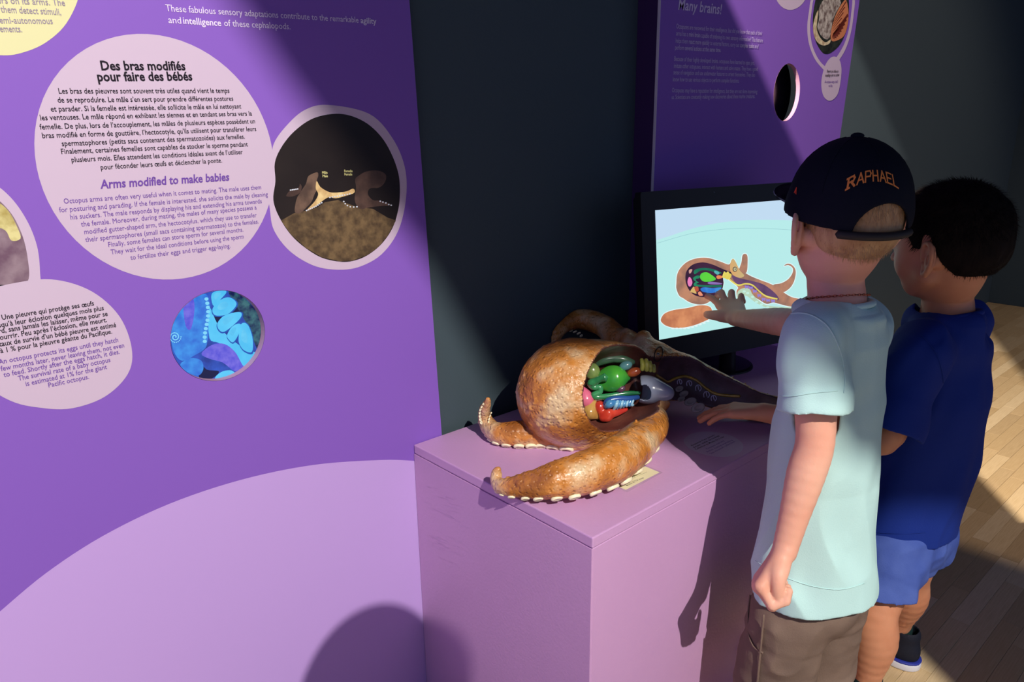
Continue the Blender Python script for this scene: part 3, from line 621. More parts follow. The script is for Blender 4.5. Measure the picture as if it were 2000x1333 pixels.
def grow(pts, g):
    n = len(pts); cx = 0; out = []
    A = sum(pts[i][0] * pts[(i + 1) % n][1] - pts[(i + 1) % n][0] * pts[i][1] for i in range(n))
    for i in range(n):
        a, b = Vector(pts[i - 1]), Vector(pts[(i + 1) % n]); d = (b - a).normalized(); nn = Vector((d.y, -d.x)) * (1 if A > 0 else -1)
        out.append((pts[i][0] + nn.x * g, pts[i][1] + nn.y * g))
    return out
for nm, pp in (('a', mantle), ('b', lower), ('c', tipa), ('d', postb)): s2_('pictured_outline', grow(pp, 6), HALO, .0003)
s2_('pictured_arm', postb, SKIN, .0004); s2_('pictured_arm', tipa, SKIN, .0004); s2_('pictured_arm', lower, SKIN2, .0004); s2_('pictured_octopus', mantle, SKIN, .0005)
s2_('pictured_cavity', [(365, 760), (375, 700), (420, 655), (490, 640), (560, 655), (640, 690), (700, 715), (690, 735), (640, 730), (640, 800), (620, 850), (560, 885), (480, 890), (420, 870), (380, 820)], DK, .0006)
s2_('pictured_section', [(700, 735), (760, 755), (850, 775), (930, 800), (1000, 850), (1035, 890), (1035, 915), (990, 900), (900, 860), (820, 810), (740, 800)], PUR, .0006)
s2_('pictured_head', [(690, 650), (706, 615), (722, 625), (740, 660), (760, 700), (790, 735), (760, 752), (715, 735), (690, 700)], sm('screen_head', (204, 180, 124), (222, 170, 110), 30), .0007)
s2_('pictured_eye', ell(723, 690, 17, 19, 14), sm('screen_eye_ring', (70, 58, 52)), .0008, 1, False); s2_('pictured_eye', ell(724, 690, 12, 14, 14), sm('screen_eye', (196, 190, 150)), .0009, 1, False); s2_('pictured_eye', ell(725, 690, 2.5, 8, 8), sm('screen_pupil', (30, 26, 26)), .0010, 1, False)
G1 = sm('screen_green', (96, 214, 60), (60, 190, 84), 18); G2 = sm('screen_sea_green', (40, 140, 100), (24, 110, 84), 20)
s2_('pictured_organ', [(470, 750), (480, 720), (520, 712), (560, 735), (585, 760), (560, 775), (520, 780), (490, 775)], G1, .0012)
s2_('pictured_organ', [(425, 710), (440, 690), (500, 680), (570, 690), (625, 715), (600, 720), (540, 700), (480, 698), (450, 715), (432, 725)], G2, .0009)
s2_('pictured_organ', [(422, 750), (450, 735), (470, 740), (462, 755), (440, 760), (445, 775), (462, 785), (445, 798), (520, 805), (620, 805), (620, 818), (500, 818), (430, 810), (428, 790), (440, 780), (425, 768)], G2, .0010)
s2_('pictured_organ', [(380, 775), (392, 745), (408, 760), (415, 790), (400, 815), (385, 805)], sm('screen_pink', (238, 130, 190)), .0010)
s2_('pictured_organ', [(475, 830), (500, 820), (560, 825), (625, 822), (600, 850), (550, 862), (500, 855), (480, 845)], sm('screen_blue', (74, 160, 226), (50, 120, 210), 40), .0010)
s2_('pictured_organ', [(390, 700), (400, 690), (415, 692), (405, 715), (393, 720)], sm('screen_tan', (210, 160, 150)), .0010)
s2_('pictured_organ', [(400, 850), (425, 815), (435, 840), (445, 865), (420, 860)], sm('screen_ochre', (220, 182, 110)), .0010)
s2_('pictured_organ', [(430, 820), (455, 815), (460, 845), (440, 850)], sm('screen_rust', (188, 84, 62)), .0011)
s2_('pictured_organ', [(455, 860), (470, 850), (485, 865), (490, 880), (465, 880)], sm('screen_salmon', (238, 150, 120)), .0011)
s2_('pictured_organ', [(588, 745), (600, 733), (632, 740), (630, 752), (600, 760)], sm('screen_orange', (240, 140, 84)), .0011)
s2_('pictured_organ', [(525, 790), (540, 780), (600, 785), (632, 795), (600, 800), (545, 798)], sm('screen_lilac', (140, 110, 180)), .0011)
s2_('pictured_organ', [(575, 700), (600, 705), (612, 720), (595, 728), (575, 715)], sm('screen_teal', (90, 180, 180)), .0011)
YB = sm('screen_yellow', (238, 226, 110), (222, 200, 80), 30)
s2_('pictured_brain', [(632, 740), (645, 705), (658, 715), (672, 705), (685, 720), (697, 725), (692, 750), (672, 765), (650, 755), (635, 752)], YB, .0012)
nerve = pix(tvs, spline(C2_([(672, 752), (710, 785), (750, 805), (800, 795), (850, 805), (900, 850), (950, 885), (1030, 905)]), 5, False))
nn_ = []
for i, p in enumerate(nerve):
    d = (nerve[min(i + 1, len(nerve) - 1)] - nerve[max(i - 1, 0)]).normalized(); nn_.append(Vector((-d.y, d.x)) * .0019)
flat('pictured_nerve', tvs, [p + q for p, q in zip(nerve, nn_)][::-1] + [p - q for p, q in zip(nerve, nn_)], .0013, YB, mon)
PW = sm('screen_sucker_section', (150, 130, 214)); 
for x, y in ((808, 818), (838, 825), (866, 850), (898, 880), (930, 908), (962, 916), (998, 920)): s2_('pictured_sucker', [(x - 14, y - 12), (x, y - 8), (x + 14, y - 10), (x + 10, y + 12), (x, y + 3), (x - 8, y + 14)], PW, .0011, 3)
s2_('pictured_underside', [(745, 850), (790, 825), (830, 835), (850, 870), (900, 920), (950, 950), (1060, 962), (1160, 965), (1200, 975), (1100, 985), (980, 975), (880, 935), (800, 880), (745, 905)], sm('screen_pale_green', (186, 216, 190)), .0006)
PSK = sm('screen_pale_sucker', (196, 240, 226))
for x, y in ((790, 850), (815, 862), (850, 890), (880, 925), (915, 945), (960, 965), (1010, 975), (1060, 980), (1110, 980)): s2_('pictured_sucker', ell(x, y, 12, 8, 12), PSK, .0009, 1, False)
for i in range(11): s2_('pictured_sucker', ell(275 + i * 28, 1118 - (max(0, i - 3)) ** 1.5 * 3.6, 13, 6, 12), HALO, .0005, 1, False)
# stand
cdisc = atz(1400, 712, ZT)
bm = bmesh.new()
prof = [(0, .012), (.05, .012), (.088, .008), (.094, .004), (.095, .0)]
for i, (r, z) in enumerate(prof):
    for k in range(40): a = 2 * math.pi * k / 40; bm.verts.new((cdisc.x + r * 1.0 * math.cos(a) if r else cdisc.x, cdisc.y + r * math.sin(a) if r else cdisc.y, ZT + z))
bm.verts.ensure_lookup_table()
for i in range(len(prof) - 1):
    for k in range(40):
        try: bm.faces.new((bm.verts[i * 40 + k], bm.verts[(i + 1) * 40 + k], bm.verts[(i + 1) * 40 + (k + 1) % 40], bm.verts[i * 40 + (k + 1) % 40]))
        except ValueError: pass
bmesh.ops.remove_doubles(bm, verts=bm.verts[:], dist=1e-5); me = bpy.data.meshes.new('stand_base'); bm.to_mesh(me); bm.free(); link('stand_base', me, BLK, mon)
neckp = PO + hu * .30 - tv.n * .043
tube('stand_neck', [Vector((neckp.x, neckp.y, ZT + .008)), neckp + Vector((0, 0, .0)) + up_ * .06, neckp + up_ * .18], [.022, .02, .018], BLK, mon, 12)

# ================================================================== OCTOPUS MODEL
def O(px, py, h): return atz(px, py, ZT + h)
octo = empty('octopus_model', O(1120, 868, 0), 'brown painted octopus model cut open to show coloured organs, on the pedestal', 'model')
OCT = mat('octopus_skin', rgb(150, 88, 34), 0.36, 0.5, bump=0.8, bscale=85, c2=rgb(224, 190, 146), c3=rgb(202, 130, 56), cscale=13, detail=8, vor=0.55, vscale=130, coat=0.25)
CAV = mat('octopus_cavity', rgb(86, 44, 40), 0.42, 0.45, bump=0.4, bscale=60, c2=rgb(120, 70, 58), cscale=20, coat=0.2)
UND = mat('octopus_underside', rgb(206, 176, 146), 0.4, 0.4, bump=0.3, bscale=90)
SEC = mat('octopus_section', rgb(84, 62, 76), 0.45, 0.4, bump=0.3, bscale=60, c2=rgb(70, 48, 58), cscale=30)
SUCK = mat('cream_sucker', rgb(244, 236, 196), 0.35, 0.5)
S = Sdf((0.68, 0.62, 0.60), (1.72, 1.22, 0.92), 0.0022)
mc = O(1112, 768, .108)
vax = (O(1262, 712, .12) - mc).normalized()                           # body axis towards the head
B_ = (tuple(vax), tuple(vax.cross(Vector((0, 0, 1))).normalized()), tuple(vax.cross(vax.cross(Vector((0, 0, 1)))).normalized() * -1))
mw = mc + vax * .012
S.ell(mw - vax * .005, (.118, .110, .111), B_)
S.ell(O(1200, 752, .105), (.10, .082, .092), B_, 0.05)
hd = O(1262, 712, .115)
S.ell(hd, (.05, .045, .052), B_, 0.05)
# eyes stalks
e1_, e2_ = O(1225, 655, .165), O(1262, 660, .172)
S.cone(O(1232, 690, .14), O(1224, 652, .172), .026, .013, .02); S.cone(O(1262, 690, .145), O(1258, 658, .176), .028, .014, .02)
S.ball(O(1287, 690, .14), .024, .02)
# right-hand arm, cut lengthways
ra = [O(1285, 730, .10), O(1350, 742, .078), O(1410, 768, .058), O(1470, 792, .038), O(1520, 800, .028), O(1580, 806, .022), O(1650, 800, .018), O(1690, 780, .016)]
S.chain(ra, [.052, .046, .040, .034, .028, .022, .014, .006], .02)
# front arm with upturned tip
fa = [O(1278, 818, .050), O(1260, 850, .046), O(1207, 895, .047), O(1145, 923, .045), O(1085, 939, .040), O(1025, 950, .028), O(988, 952, .021), O(971, 945, .018), O(970, 924, .034), O(973, 918, .042)]
S.chain(fa, [.026, .034, .041, .038, .032, .022, .015, .012, .008, .0045], .015)
# rear left arm, under the mantle
rb = [O(1240, 830, .03), O(1180, 848, .026), O(1120, 852, .024), O(1060, 846, .026), O(1010, 848, .026), O(970, 845, .024), O(950, 826, .030), O(946, 806, .058), O(951, 790, .085), O(953, 780, .10)]
S.chain(rb, [.03, .03, .03, .028, .026, .021, .016, .012, .009, .005], .015)
# back arm arching behind
ba = [O(1240, 690, .12), O(1210, 666, .145), O(1180, 638, .165), O(1140, 624, .175), O(1106, 630, .17), O(1086, 652, .15), O(1080, 676, .12)]
ba = [p + Vector((-.0, 0.0, 0)) for p in ba]
S.chain(ba, [.032, .030, .027, .025, .022, .018, .012], .02)
# lower flap under the opening
S.chain([O(1130, 815, .06), O(1210, 812, .062), O(1285, 785, .07)], [.04, .034, .026], .03)
# skin warts
rnd = random.Random(4)
npick = 0
for i in range(420):
    d = Vector((rnd.gauss(0, 1), rnd.gauss(0, 1), rnd.gauss(0, 1))).normalized()
    p = mw - vax * .005 + Vector(B_[0]) * d.x * .118 + Vector(B_[1]) * d.y * .108 + Vector(B_[2]) * d.z * .108
    S.ball(p, rnd.uniform(.0014, .0036), .003)
for i in range(260):
    j = rnd.randrange(len(fa) - 4); t = rnd.random(); p = fa[j].lerp(fa[j + 1], t); r = [.030, .038, .043, .038, .032, .022, .015][j]
    r2 = [.038, .043, .038, .032, .022, .015, .012][j]; d = Vector((rnd.gauss(0, 1), rnd.gauss(0, 1), abs(rnd.gauss(0, 1)))).normalized()
    S.ball(p + d * (r + (r2 - r) * t), rnd.uniform(.0012, .0024), .003)
for i in range(200):
    j = rnd.randrange(5); t = rnd.random(); p = ra[j].lerp(ra[j + 1], t); r = [.052, .046, .040, .034, .028][j]; d = Vector((rnd.gauss(0, 1), rnd.gauss(0, 1), abs(rnd.gauss(0, 1)))).normalized()
    S.ball(p + d * r * .97, rnd.uniform(.0012, .0022), .003)
# wide wrinkles
X, Y, Z = S.grid((slice(None),) * 3)
S.D += 0.0012 * vnoise(X * 38 + Y * 4, Y * 38, Z * 46, 3) + 0.0009 * vnoise(X * 110, Y * 110 + Z * 20, Z * 140, 5)
# opening into the body, towards the viewer
toC = (EYE - O(1215, 755, .12)).normalized()
Cx = Sdf((0.68, 0.62, 0.60), (1.72, 1.22, 0.92), 0.0022)
cc = O(1222, 750, .10)
vr = vax; vn = toC; vu = vn.cross(vr).normalized(); vr = vu.cross(vn)
if vu.z < 0: vu = -vu
Bc = (tuple(vr), tuple(vn), tuple(vu))
Cx.ell(cc + vn * .088 - vr * .026, (.134, .114, .082), Bc)
Cx.ell(cc + vn * .05 + vr * .04 + vu * .018, (.05, .06, .042), Bc, .02)
# slice along the right arm
for a, b in ((0, 1), (1, 2), (2, 3), (3, 4)):
    q = lambda i: ra[i] + toC * .078 - Vector((0, 0, (.010, .012, .012, .010, .008)[i]))
    w0 = [.050, .066, .066, .067, .068]; Cx.cone(q(a), q(b), w0[a], w0[b], .01)
k = .004; A, C = S.D, -Cx.D; hh = np.maximum(k - np.abs(A - C), 0) / k; S.D = np.maximum(A, C) + hh * hh * k / 4
carve = Cx
def pick(c):
    i = np.clip(((c - carve.lo) / carve.h).round().astype(int), 0, np.array(carve.D.shape) - 1); v = carve.D[i[:, 0], i[:, 1], i[:, 2]]
    ax = np.array(vax); far = ((c - np.array(O(1292, 745, .09))) @ ax) > 0
    out = np.zeros(len(c), int); out[(v < .0035)] = 1; out[(v < .0035) & far] = 2; return out
S.half((0, 0, ZT + .0005), (0, 0, -1))
S.mesh('body', None, octo, [OCT, CAV, SEC], pick=pick)
del S, X, Y, Z, A, C
# suckers: one row of cream cups along each arm
def cup(name, c, n, r, m, hgt=.5, stretch=None):
    n = Vector(n).normalized(); e = stretch and Vector(stretch) or n.orthogonal(); e = (e - n * e.dot(n)).normalized(); f = n.cross(e); vs, fs = [], []
    prof = [(1.0, 0), (1.08, .35), (.95, hgt), (.62, hgt + .05), (.5, hgt * .6), (0.05, hgt * .5)]
    for rr, z in prof:
        for k in range(12): a = math.pi * k / 6; vs.append(Vector(c) + (e * math.cos(a) * 1.25 + f * math.sin(a) * .8) * rr * r + n * z * r)
    for i in range(len(prof) - 1):
        for k in range(12): fs.append((i * 12 + k, i * 12 + (k + 1) % 12, (i + 1) * 12 + (k + 1) % 12, (i + 1) * 12 + k))
    fs.append(tuple(range(60, 72)))
    return from_py(name, vs, fs, m, octo, True)
def row(ptsp, r0, r1, n, off=0):
    """cups between screen-near anchor points of the arm's lower edge, facing out and down"""
    P = spline(ptsp, 12, False); L = [0]
    for i in range(1, len(P)): L.append(L[-1] + (P[i] - P[i - 1]).length)
    for k in range(n):
        s = L[-1] * (k + .5) / n * 1.0; i = max(j for j in range(len(L)) if L[j] <= s); i = min(i, len(P) - 2)
        p = P[i].lerp(P[i + 1], (s - L[i]) / max(L[i + 1] - L[i], 1e-6)); d = (P[i + 1] - P[i]).normalized(); t = k / max(n - 1, 1)
        yield p, d, r0 + (r1 - r0) * t
nU = (-U_ * .86 - F_ * .5).normalized()
def under(C, Rr, i0, i1, r0, r1, n):
    P = spline(C, 12, False); RR = [v[0] for v in spline([(r, 0) for r in Rr], 12, False)]; a, b = i0 * 12, i1 * 12
    L = [0]
    for i in range(a + 1, b + 1): L.append(L[-1] + (P[i] - P[i - 1]).length)
    w = [1 + (r1 / r0 - 1) * k / (n - 1) for k in range(n)]; tot = sum(w); acc = 0
    for k in range(n):
        s = L[-1] * (acc + w[k] / 2) / tot; acc += w[k]; i = min(max(j for j in range(len(L)) if L[j] <= s), len(L) - 2); p = P[a + i]; d = (P[a + i + 1] - P[a + i]).normalized(); R = RR[a + i]
        nn = (nU - d * nU.dot(d)).normalized(); r = r0 * w[k]; q = p + nn * (R - r * .15); q.z = max(q.z, ZT + r * .55); cup('sucker', q, nn, r, SUCK, .6, d)
under(fa, [.026, .034, .041, .038, .032, .022, .015, .012, .008, .0045], 0, 7, .0150, .0036, 14)
under(rb, [.03, .03, .03, .028, .026, .021, .016, .012, .009, .005], 2, 6, .0115, .005, 10)
for p, d, r in row([O(950, 838, .018), O(940, 822, .040), O(938, 802, .068), O(946, 785, .092)], .0042, .0022, 9):
    cup('sucker', p + Vector((-.004, -.004, 0)), (-.75, -.65, -.1), r, SUCK, .6, d)
for p, d, r in row([O(956, 800, .066), O(950, 818, .046), O(951, 835, .026)], .0018, .0026, 6): cup('sucker', p + Vector((-.004, -.012, 0)), (-.3, -.9, .1), r, SUCK, .5, d)
for p, d, r in row([O(1082, 656, .125), O(1086, 646, .14), O(1098, 640, .147), O(1115, 640, .150), O(1130, 645, .146), O(1136, 652, .140)], .0026, .0045, 9):
    cup('sucker', p + Vector((-.02, -.02, 0)), (-.2, -.6, -.7), r, SUCK, .6, d)
GS = mat('grey_sucker', rgb(150, 140, 140), 0.35, 0.5); PWH = mat('ivory_lilac', rgb(196, 186, 214), 0.4, 0.4)
bo = bvh_of([o for o in octo.children if o.name.startswith('body')][0])
for px, py, r in ((1335, 770, .0085), (1326, 760, .0075), (1330, 780, .007), (1348, 785, .0105), (1363, 797, .0115)):
    p, n = cast(bo, px, py)
    if p is None: p, n = O(px, py, .05), toC
    cup('sucker', p, (n + toC).normalized(), r, GS, .5, (1, 0, .0))
for px, py, s_ in ((1327, 746, .8), (1346, 749, .9), (1364, 758, 1.0), (1380, 771, 1.0), (1394, 778, .9)):
    q = [(px + a * s_ * .8, py + b * s_ * .8) for a, b in ((-6, 7), (-7, 0), (-4, -6), (2, -7), (6, -3), (7, 3), (3, 8))]
    lay(bo, q, .0011, PWH, octo, 'sucker_section', 2, .0008); lay(bo, [(px - 1, py - 5), (px, py), (px + 1, py + 4)], .0010, PWH, octo, 'sucker_section', 2, .0008)
# organs
def G(px, py, d=.0):
    """point on the organ plane inside the opening"""
    pl = Plane(cc + vn * (.006 + d), vr, vu); q = pl.hit(px, py); return pl.at(q)
K2 = lambda x, y: (1120 + x / 8.33, 680 + y / 8.33)
def Gk(x, y, d=.0): return G(*K2(x, y), d)
def om(n, c, c2=None, s_=30): return mat(n, rgb(*c), 0.22, 0.6, c2=rgb(*c2) if c2 else None, cscale=s_, coat=0.5)
BG = (tuple(vr), tuple(vu), tuple(vn))
GR = om('bright_green', (76, 168, 50), (48, 140, 60), 20); SG = om('sea_green', (64, 150, 96), (38, 112, 70), 25)
g = Sdf(Gk(700, 500) - Vector((.08,) * 3), Gk(700, 500) + Vector((.08,) * 3), .0018)
g.ell(Gk(620, 500, .012), (.033, .028, .018), BG); g.cone(Gk(700, 500, .012), Gk(890, 490, .006), .018, .004, .015)
g.mesh('digestive_gland', GR, octo)
tube('intestine', [Gk(520, 480, .034), Gk(440, 500, .032), Gk(360, 540, .028), Gk(290, 580, .024), Gk(330, 640, .022), Gk(430, 640, .022), Gk(425, 720, .020), Gk(330, 770, .020), Gk(400, 800, .018), Gk(600, 780, .016), Gk(850, 740, .010), Gk(1080, 730, 0)], [.0098, .0075, .008, .0095, .007, .006, .0065, .0075, .0065, .006, .0055, .004], SG, octo, 12, 6)
blob('green_sac', Gk(300, 380, .012), (.0175, .0195, .014), om('olive_green', (146, 168, 92), (118, 144, 84), 60), octo, BG)
tube('duct', [Gk(380, 270, .008), Gk(480, 205, .008), Gk(640, 175, .006), Gk(820, 190, .004), Gk(980, 240, 0)], [.006, .010, .0095, .009, .006], om('dull_green', (84, 124, 92), (60, 96, 76), 40), octo, 10)
blob('teal_sac', Gk(850, 290, .010), (.015, .010, .010), om('teal', (96, 150, 156)), octo, BG)
blob('orange_gland', Gk(985, 395, .010), (.016, .010, .010), om('rust_orange', (178, 84, 44), (150, 60, 34), 60), octo, BG)
tube('purple_gland', [Gk(690, 690, .012), Gk(760, 680, .016), Gk(820, 640, .016)], [.003, .0075, .0055], om('dark_plum', (92, 60, 82)), octo, 12)
g = Sdf(Gk(190, 780) - Vector((.06,) * 3), Gk(190, 780) + Vector((.06,) * 3), .0018)
g.cone(Gk(195, 830, .016), Gk(115, 600, .018), .0155, .003, .01); g.ell(Gk(195, 820, .016), (.016, .02, .013), BG, .01)
g.mesh('pink_gonad', om('rose_pink', (232, 118, 150), (222, 100, 138), 30), octo)
tube('ivory_lobe', [Gk(120, 440, .016), Gk(140, 370, .018), Gk(165, 310, .016)], [.003, .0055, .003], om('ivory', (238, 214, 176)), octo)
g = Sdf(Gk(280, 1000) - Vector((.06,) * 3), Gk(280, 1000) + Vector((.06,) * 3), .0018)
g.cone(Gk(190, 1020, .016), Gk(270, 1050, .020), .010, .0105, .01); g.cone(Gk(270, 1050, .020), Gk(340, 900, .016), .010, .006, .012); g.cone(Gk(270, 1060, .020), Gk(400, 1130, .014), .010, .004, .012); g.cone(Gk(260, 1030, .020), Gk(290, 920, .016), .009, .008, .01)
g.mesh('ochre_gland', om('ochre', (208, 166, 96), (188, 140, 72), 40), octo)
RD = om('kidney_red', (212, 70, 50), (190, 48, 40), 50)
g = Sdf(Gk(550, 1050) - Vector((.09,) * 3), Gk(550, 1050) + Vector((.09,) * 3), .0018)
g.chain([Gk(425, 930, .018), Gk(440, 1000, .018), Gk(480, 1070, .020), Gk(540, 1120, .022), Gk(620, 1070, .020), Gk(720, 1050, .016), Gk(860, 1000, .008)], [.008, .0085, .009, .0105, .009, .007, .004], .008)
g.ball(Gk(570, 1050, .026), .008, .006); g.ball(Gk(470, 1140, .022), .007, .006)
g.mesh('kidney', RD, octo)
BLU = om('gill_blue', (92, 160, 206), (60, 124, 186), 60); BL2 = om('gill_pale_blue', (150, 198, 224)); BL3 = om('gill_deep_blue', (44, 84, 156))
tube('gill_stem', [Gk(500, 960, .022), Gk(560, 870, .026), Gk(720, 830, .022), Gk(900, 830, .014), Gk(1060, 800, .006)], [.004, .008, .0075, .007, .005], BL3, octo, 10)
tube('gill_lobe', [Gk(520, 965, .026), Gk(590, 915, .032), Gk(680, 880, .028)], [.005, .009, .005], BLU, octo, 12)
for i in range(7):
    x = 690 + i * 42; tube('gill_lamella', [Gk(x + 30, 850, .026 - i * .002), Gk(x + 4, 930, .030 - i * .0024), Gk(x - 40 + i * 12, 1010 - i * 14, .022 - i * .002)], [.0030, .0046 - i * .0003, .0026], BL2 if i % 2 == 0 else BLU, octo, 8, 4)
# siphon: an open pale funnel
g = Sdf(O(1280, 760, .085) - Vector((.09,) * 3), O(1280, 760, .085) + Vector((.09,) * 3), .0018)
s0, s1 = G(1262, 762, .010), G(1300, 768, .022)
g.chain([G(1250, 760, .010), G(1275, 763, .018), G(1302, 768, .024)], [.025, .026, .016], .01)
g.chain([G(1225, 757, .0), G(1250, 761, .016), G(1262, 765, .028)], [.03, .021, .019], .008, sub=True)
g.mesh('siphon', om('pale_blue_grey', (168, 176, 196), (150, 156, 180), 20), octo)
YL = om('brain_yellow', (188, 184, 84), (158, 156, 62), 60)
for i, (x, y0, y1, r) in enumerate(((1125, 185, 360, .0052), (1195, 190, 370, .0055), (1255, 225, 380, .0048), (1310, 280, 385, .0044))):
    tube('brain_lobe', [Gk(x - 20 + i * 4, y0, .014), Gk(x, (y0 + y1) / 2, .018), Gk(x - 10 + i * 5, y1, .014)], [r * .8, r, r * .9], YL, octo, 10)
YN = om('nerve_yellow', (184, 150, 48), (150, 116, 34), 60)
lay(bo, [(1281, 733), (1292, 740), (1303, 746), (1318, 739), (1338, 735), (1360, 743), (1378, 758), (1396, 769), (1420, 773), (1445, 774)], .0032, YN, octo, 'nerve_cord', 6, .0022, 10)
# eye
EYD = mat('eye_dark', rgb(34, 28, 30), 0.25, 0.5)
lay(bo, [(1286 + 8 * math.cos(a) - 3 * math.sin(a), 692 + 14 * math.sin(a)) for a in [i * math.pi / 6 for i in range(13)]], .0012, EYD, octo, 'eye_ring', 2, .0006)
p, n = cast(bo, 1286, 692)
if p is not None:
    blob('eye', p - n * .001, (.0045, .0045, .0030), om('eye_grey', (150, 138, 124)), octo, (tuple(n.orthogonal().normalized()), tuple(n.cross(n.orthogonal()).normalized()), tuple(n)), 2)
    blob('pupil', p + n * .0016, (.0012, .0030, .0010), EYD, octo, (tuple(n.orthogonal().normalized()), tuple(n.cross(n.orthogonal()).normalized()), tuple(n)), 2)
# ================================================================== PEOPLE
def rotv(v, ax, deg): return Matrix.Rotation(math.radians(deg), 3, ax) @ v
def hand(S, w, d, n, side, s, curls, thumb, spread=6, finger_r=.0072, k=.006, nails=None):
    """w wrist, d direction to the knuckles, n palm normal, side: unit vector towards the thumb; curls: (knuckle, middle, tip) per finger"""
    d = d.normalized(); n = (n - d * n.dot(d)).normalized(); sd = d.cross(n); sd = sd if sd.dot(side) > 0 else -sd
    P = [w + d * (.062 * s + e) + sd * (o * s) for o, e in ((.021, -.002), (.007, .002), (-.007, .0), (-.020, -.006))]
    for i, p in enumerate(P):
        S.cone(w + sd * ((.010, .004, -.004, -.010)[i] * s), p, .0125 * s, .0098 * s, .008)
        L = (.030, .033, .031, .024)[i] * s; r = (finger_r, finger_r * 1.03, finger_r, finger_r * .86)[i] * s * 1.05
        c = curls[i]; ax = d.cross(n).normalized(); v = rotv(d, n, spread * (1.5 - i) * (1 if sd.dot(rotv(d, n, 10)) > 0 else -1))
        a = p; seg = (L, L * .68, L * .52)
        for j in range(3):
            v = rotv(v, ax, c[j]); b = a + v * seg[j]; S.cone(a, b, r * (1 - .07 * j), r * (1 - .07 * (j + 1)), k if j == 0 else .002); a = b
    t0, t1, t2 = thumb                                       # local (d, side, n) triples scaled
    tp = [w + d * a * s + sd * b * s + n * c * s for a, b, c in ((.014, .012, .004), t0, t1, t2)]
    S.chain(tp, [.0125 * s, .0112 * s, .0088 * s, .0072 * s], .005)
def head(S, T, s=1.0, k=.02):
    """T: local frame at the centre of the skull, x forwards, y left, z up (metres of a six-year-old)"""
    B = T.B
    S.ell(T(-.010 * s, 0, .010 * s), (.090 * s, .073 * s, .080 * s), B)
    S.ell(T(.030 * s, 0, -.038 * s), (.054 * s, .061 * s, .064 * s), B, .03)
    S.ell(T(.050 * s, 0, -.082 * s), (.026 * s, .028 * s, .020 * s), B, .025)
    for y in (-1, 1):
        S.ell(T(.048 * s, y * .032 * s, -.046 * s), (.026 * s, .022 * s, .026 * s), B, .015)
        S.cone(T(.010 * s, y * .051 * s, -.066 * s), T(.046 * s, y * .024 * s, -.090 * s), .019 * s, .013 * s, .02)
    S.ell(T(.068 * s, 0, .008 * s), (.014 * s, .046 * s, .014 * s), B, .018)
    for y in (-1, 1): S.ell(T(.090 * s, y * .029 * s, -.012 * s), (.012 * s, .016 * s, .009 * s), B, .010, sub=True)
    for y in (-1, 1): S.ell(T(.0685 * s, y * .029 * s, -.013 * s), (.012 * s, .0135 * s, .0125 * s), B, .004)
    S.cone(T(.078 * s, 0, -.006 * s), T(.096 * s, 0, -.034 * s), .0055 * s, .0085 * s, .010)
    for y in (-1, 1): S.ball(T(.089 * s, y * .008 * s, -.037 * s), .0055 * s, .005)
    S.ell(T(.0835 * s, 0, -.0545 * s), (.0065 * s, .017 * s, .0048 * s), B, .006); S.ell(T(.081 * s, 0, -.0635 * s), (.007 * s, .015 * s, .0052 * s), B, .006)
    S.ell(T(.091 * s, 0, -.0590 * s), (.006 * s, .015 * s, .0010 * s), B, .002, sub=True)
def ear(S, T, side, s=1.0, out=22):
    y = side; c = T(.002 * s, y * .0685 * s, -.034 * s); a = math.radians(out)
    f = (T.f * math.cos(a) - T.l * y * math.sin(a)).normalized(); l = (T.l * math.cos(a) + T.f * y * math.sin(a)).normalized(); u = (T.u + T.f * -.18).normalized(); f = (f - u * f.dot(u)).normalized(); l = u.cross(f) * (1 if u.cross(f).dot(l) > 0 else -1)
    Bx = (tuple(f), tuple(l), tuple(u)); g = lambda x, yy, z: c - f * .010 * s + f * x * s + l * yy * y * 0 + l * yy * s + u * z * s
    L_ = l if l.dot(T.l) * y > 0 else -l
    g = lambda x, yy, z: c - f * .010 * s + f * x * s + L_ * yy * s + u * z * s
    pts = [(.012, .002, .004), (.013, .004, .020), (.004, .006, .030), (-.008, .008, .029), (-.016, .009, .018), (-.016, .008, .002), (-.009, .006, -.012), (-.001, .003, -.022), (.006, .002, -.023), (.010, .001, -.012)]
    S.ell(g(-.001, .0, .004), (.015 * s, .0048 * s, .027 * s), Bx, .004)
    S.chain([g(*p) for p in pts], [.0032 * s, .0036 * s, .0038 * s, .0038 * s, .0038 * s, .0036 * s, .0038 * s, .0052 * s, .0048 * s, .003 * s], .003)
    S.cone(g(.004, -.002, .0), g(.004, -.016, .0), .012 * s, .016 * s, .005)
    S.ell(g(.001, .0075, .004), (.0085 * s, .0045 * s, .014 * s), Bx, .002, sub=True)
    S.ball(g(.006, .0055, -.001), .0045 * s, .002, sub=True)
    S.ell(g(-.004, .0065, -.0005), (.004 * s, .003 * s, .012 * s), Bx, .003)
def strands(name, pts_dirs, m, parent, L=.010, w=.0004, seed=0):
    rn = random.Random(seed); vs, fs = [], []
    for p, d, n in pts_dirs:
        d = Vector(d); d = (d + Vector((rn.gauss(0, .18), rn.gauss(0, .18), rn.gauss(0, .18)))).normalized(); s = d.cross(Vector(n)); s = s.normalized() * w if s.length > 1e-4 else Vector((w, 0, 0))
        l = L * rn.uniform(.6, 1.2); p = Vector(p); k = len(vs); q = p + d * l * .5 + Vector(n) * l * .05
        vs += [p - s, p + s, q + s * .7, q - s * .7, p + d * l]; fs += [(k, k + 1, k + 2, k + 3), (k + 3, k + 2, k + 4)]
    o = from_py(name, vs, fs, m, parent, True); o['kind'] = 'stuff'; return o
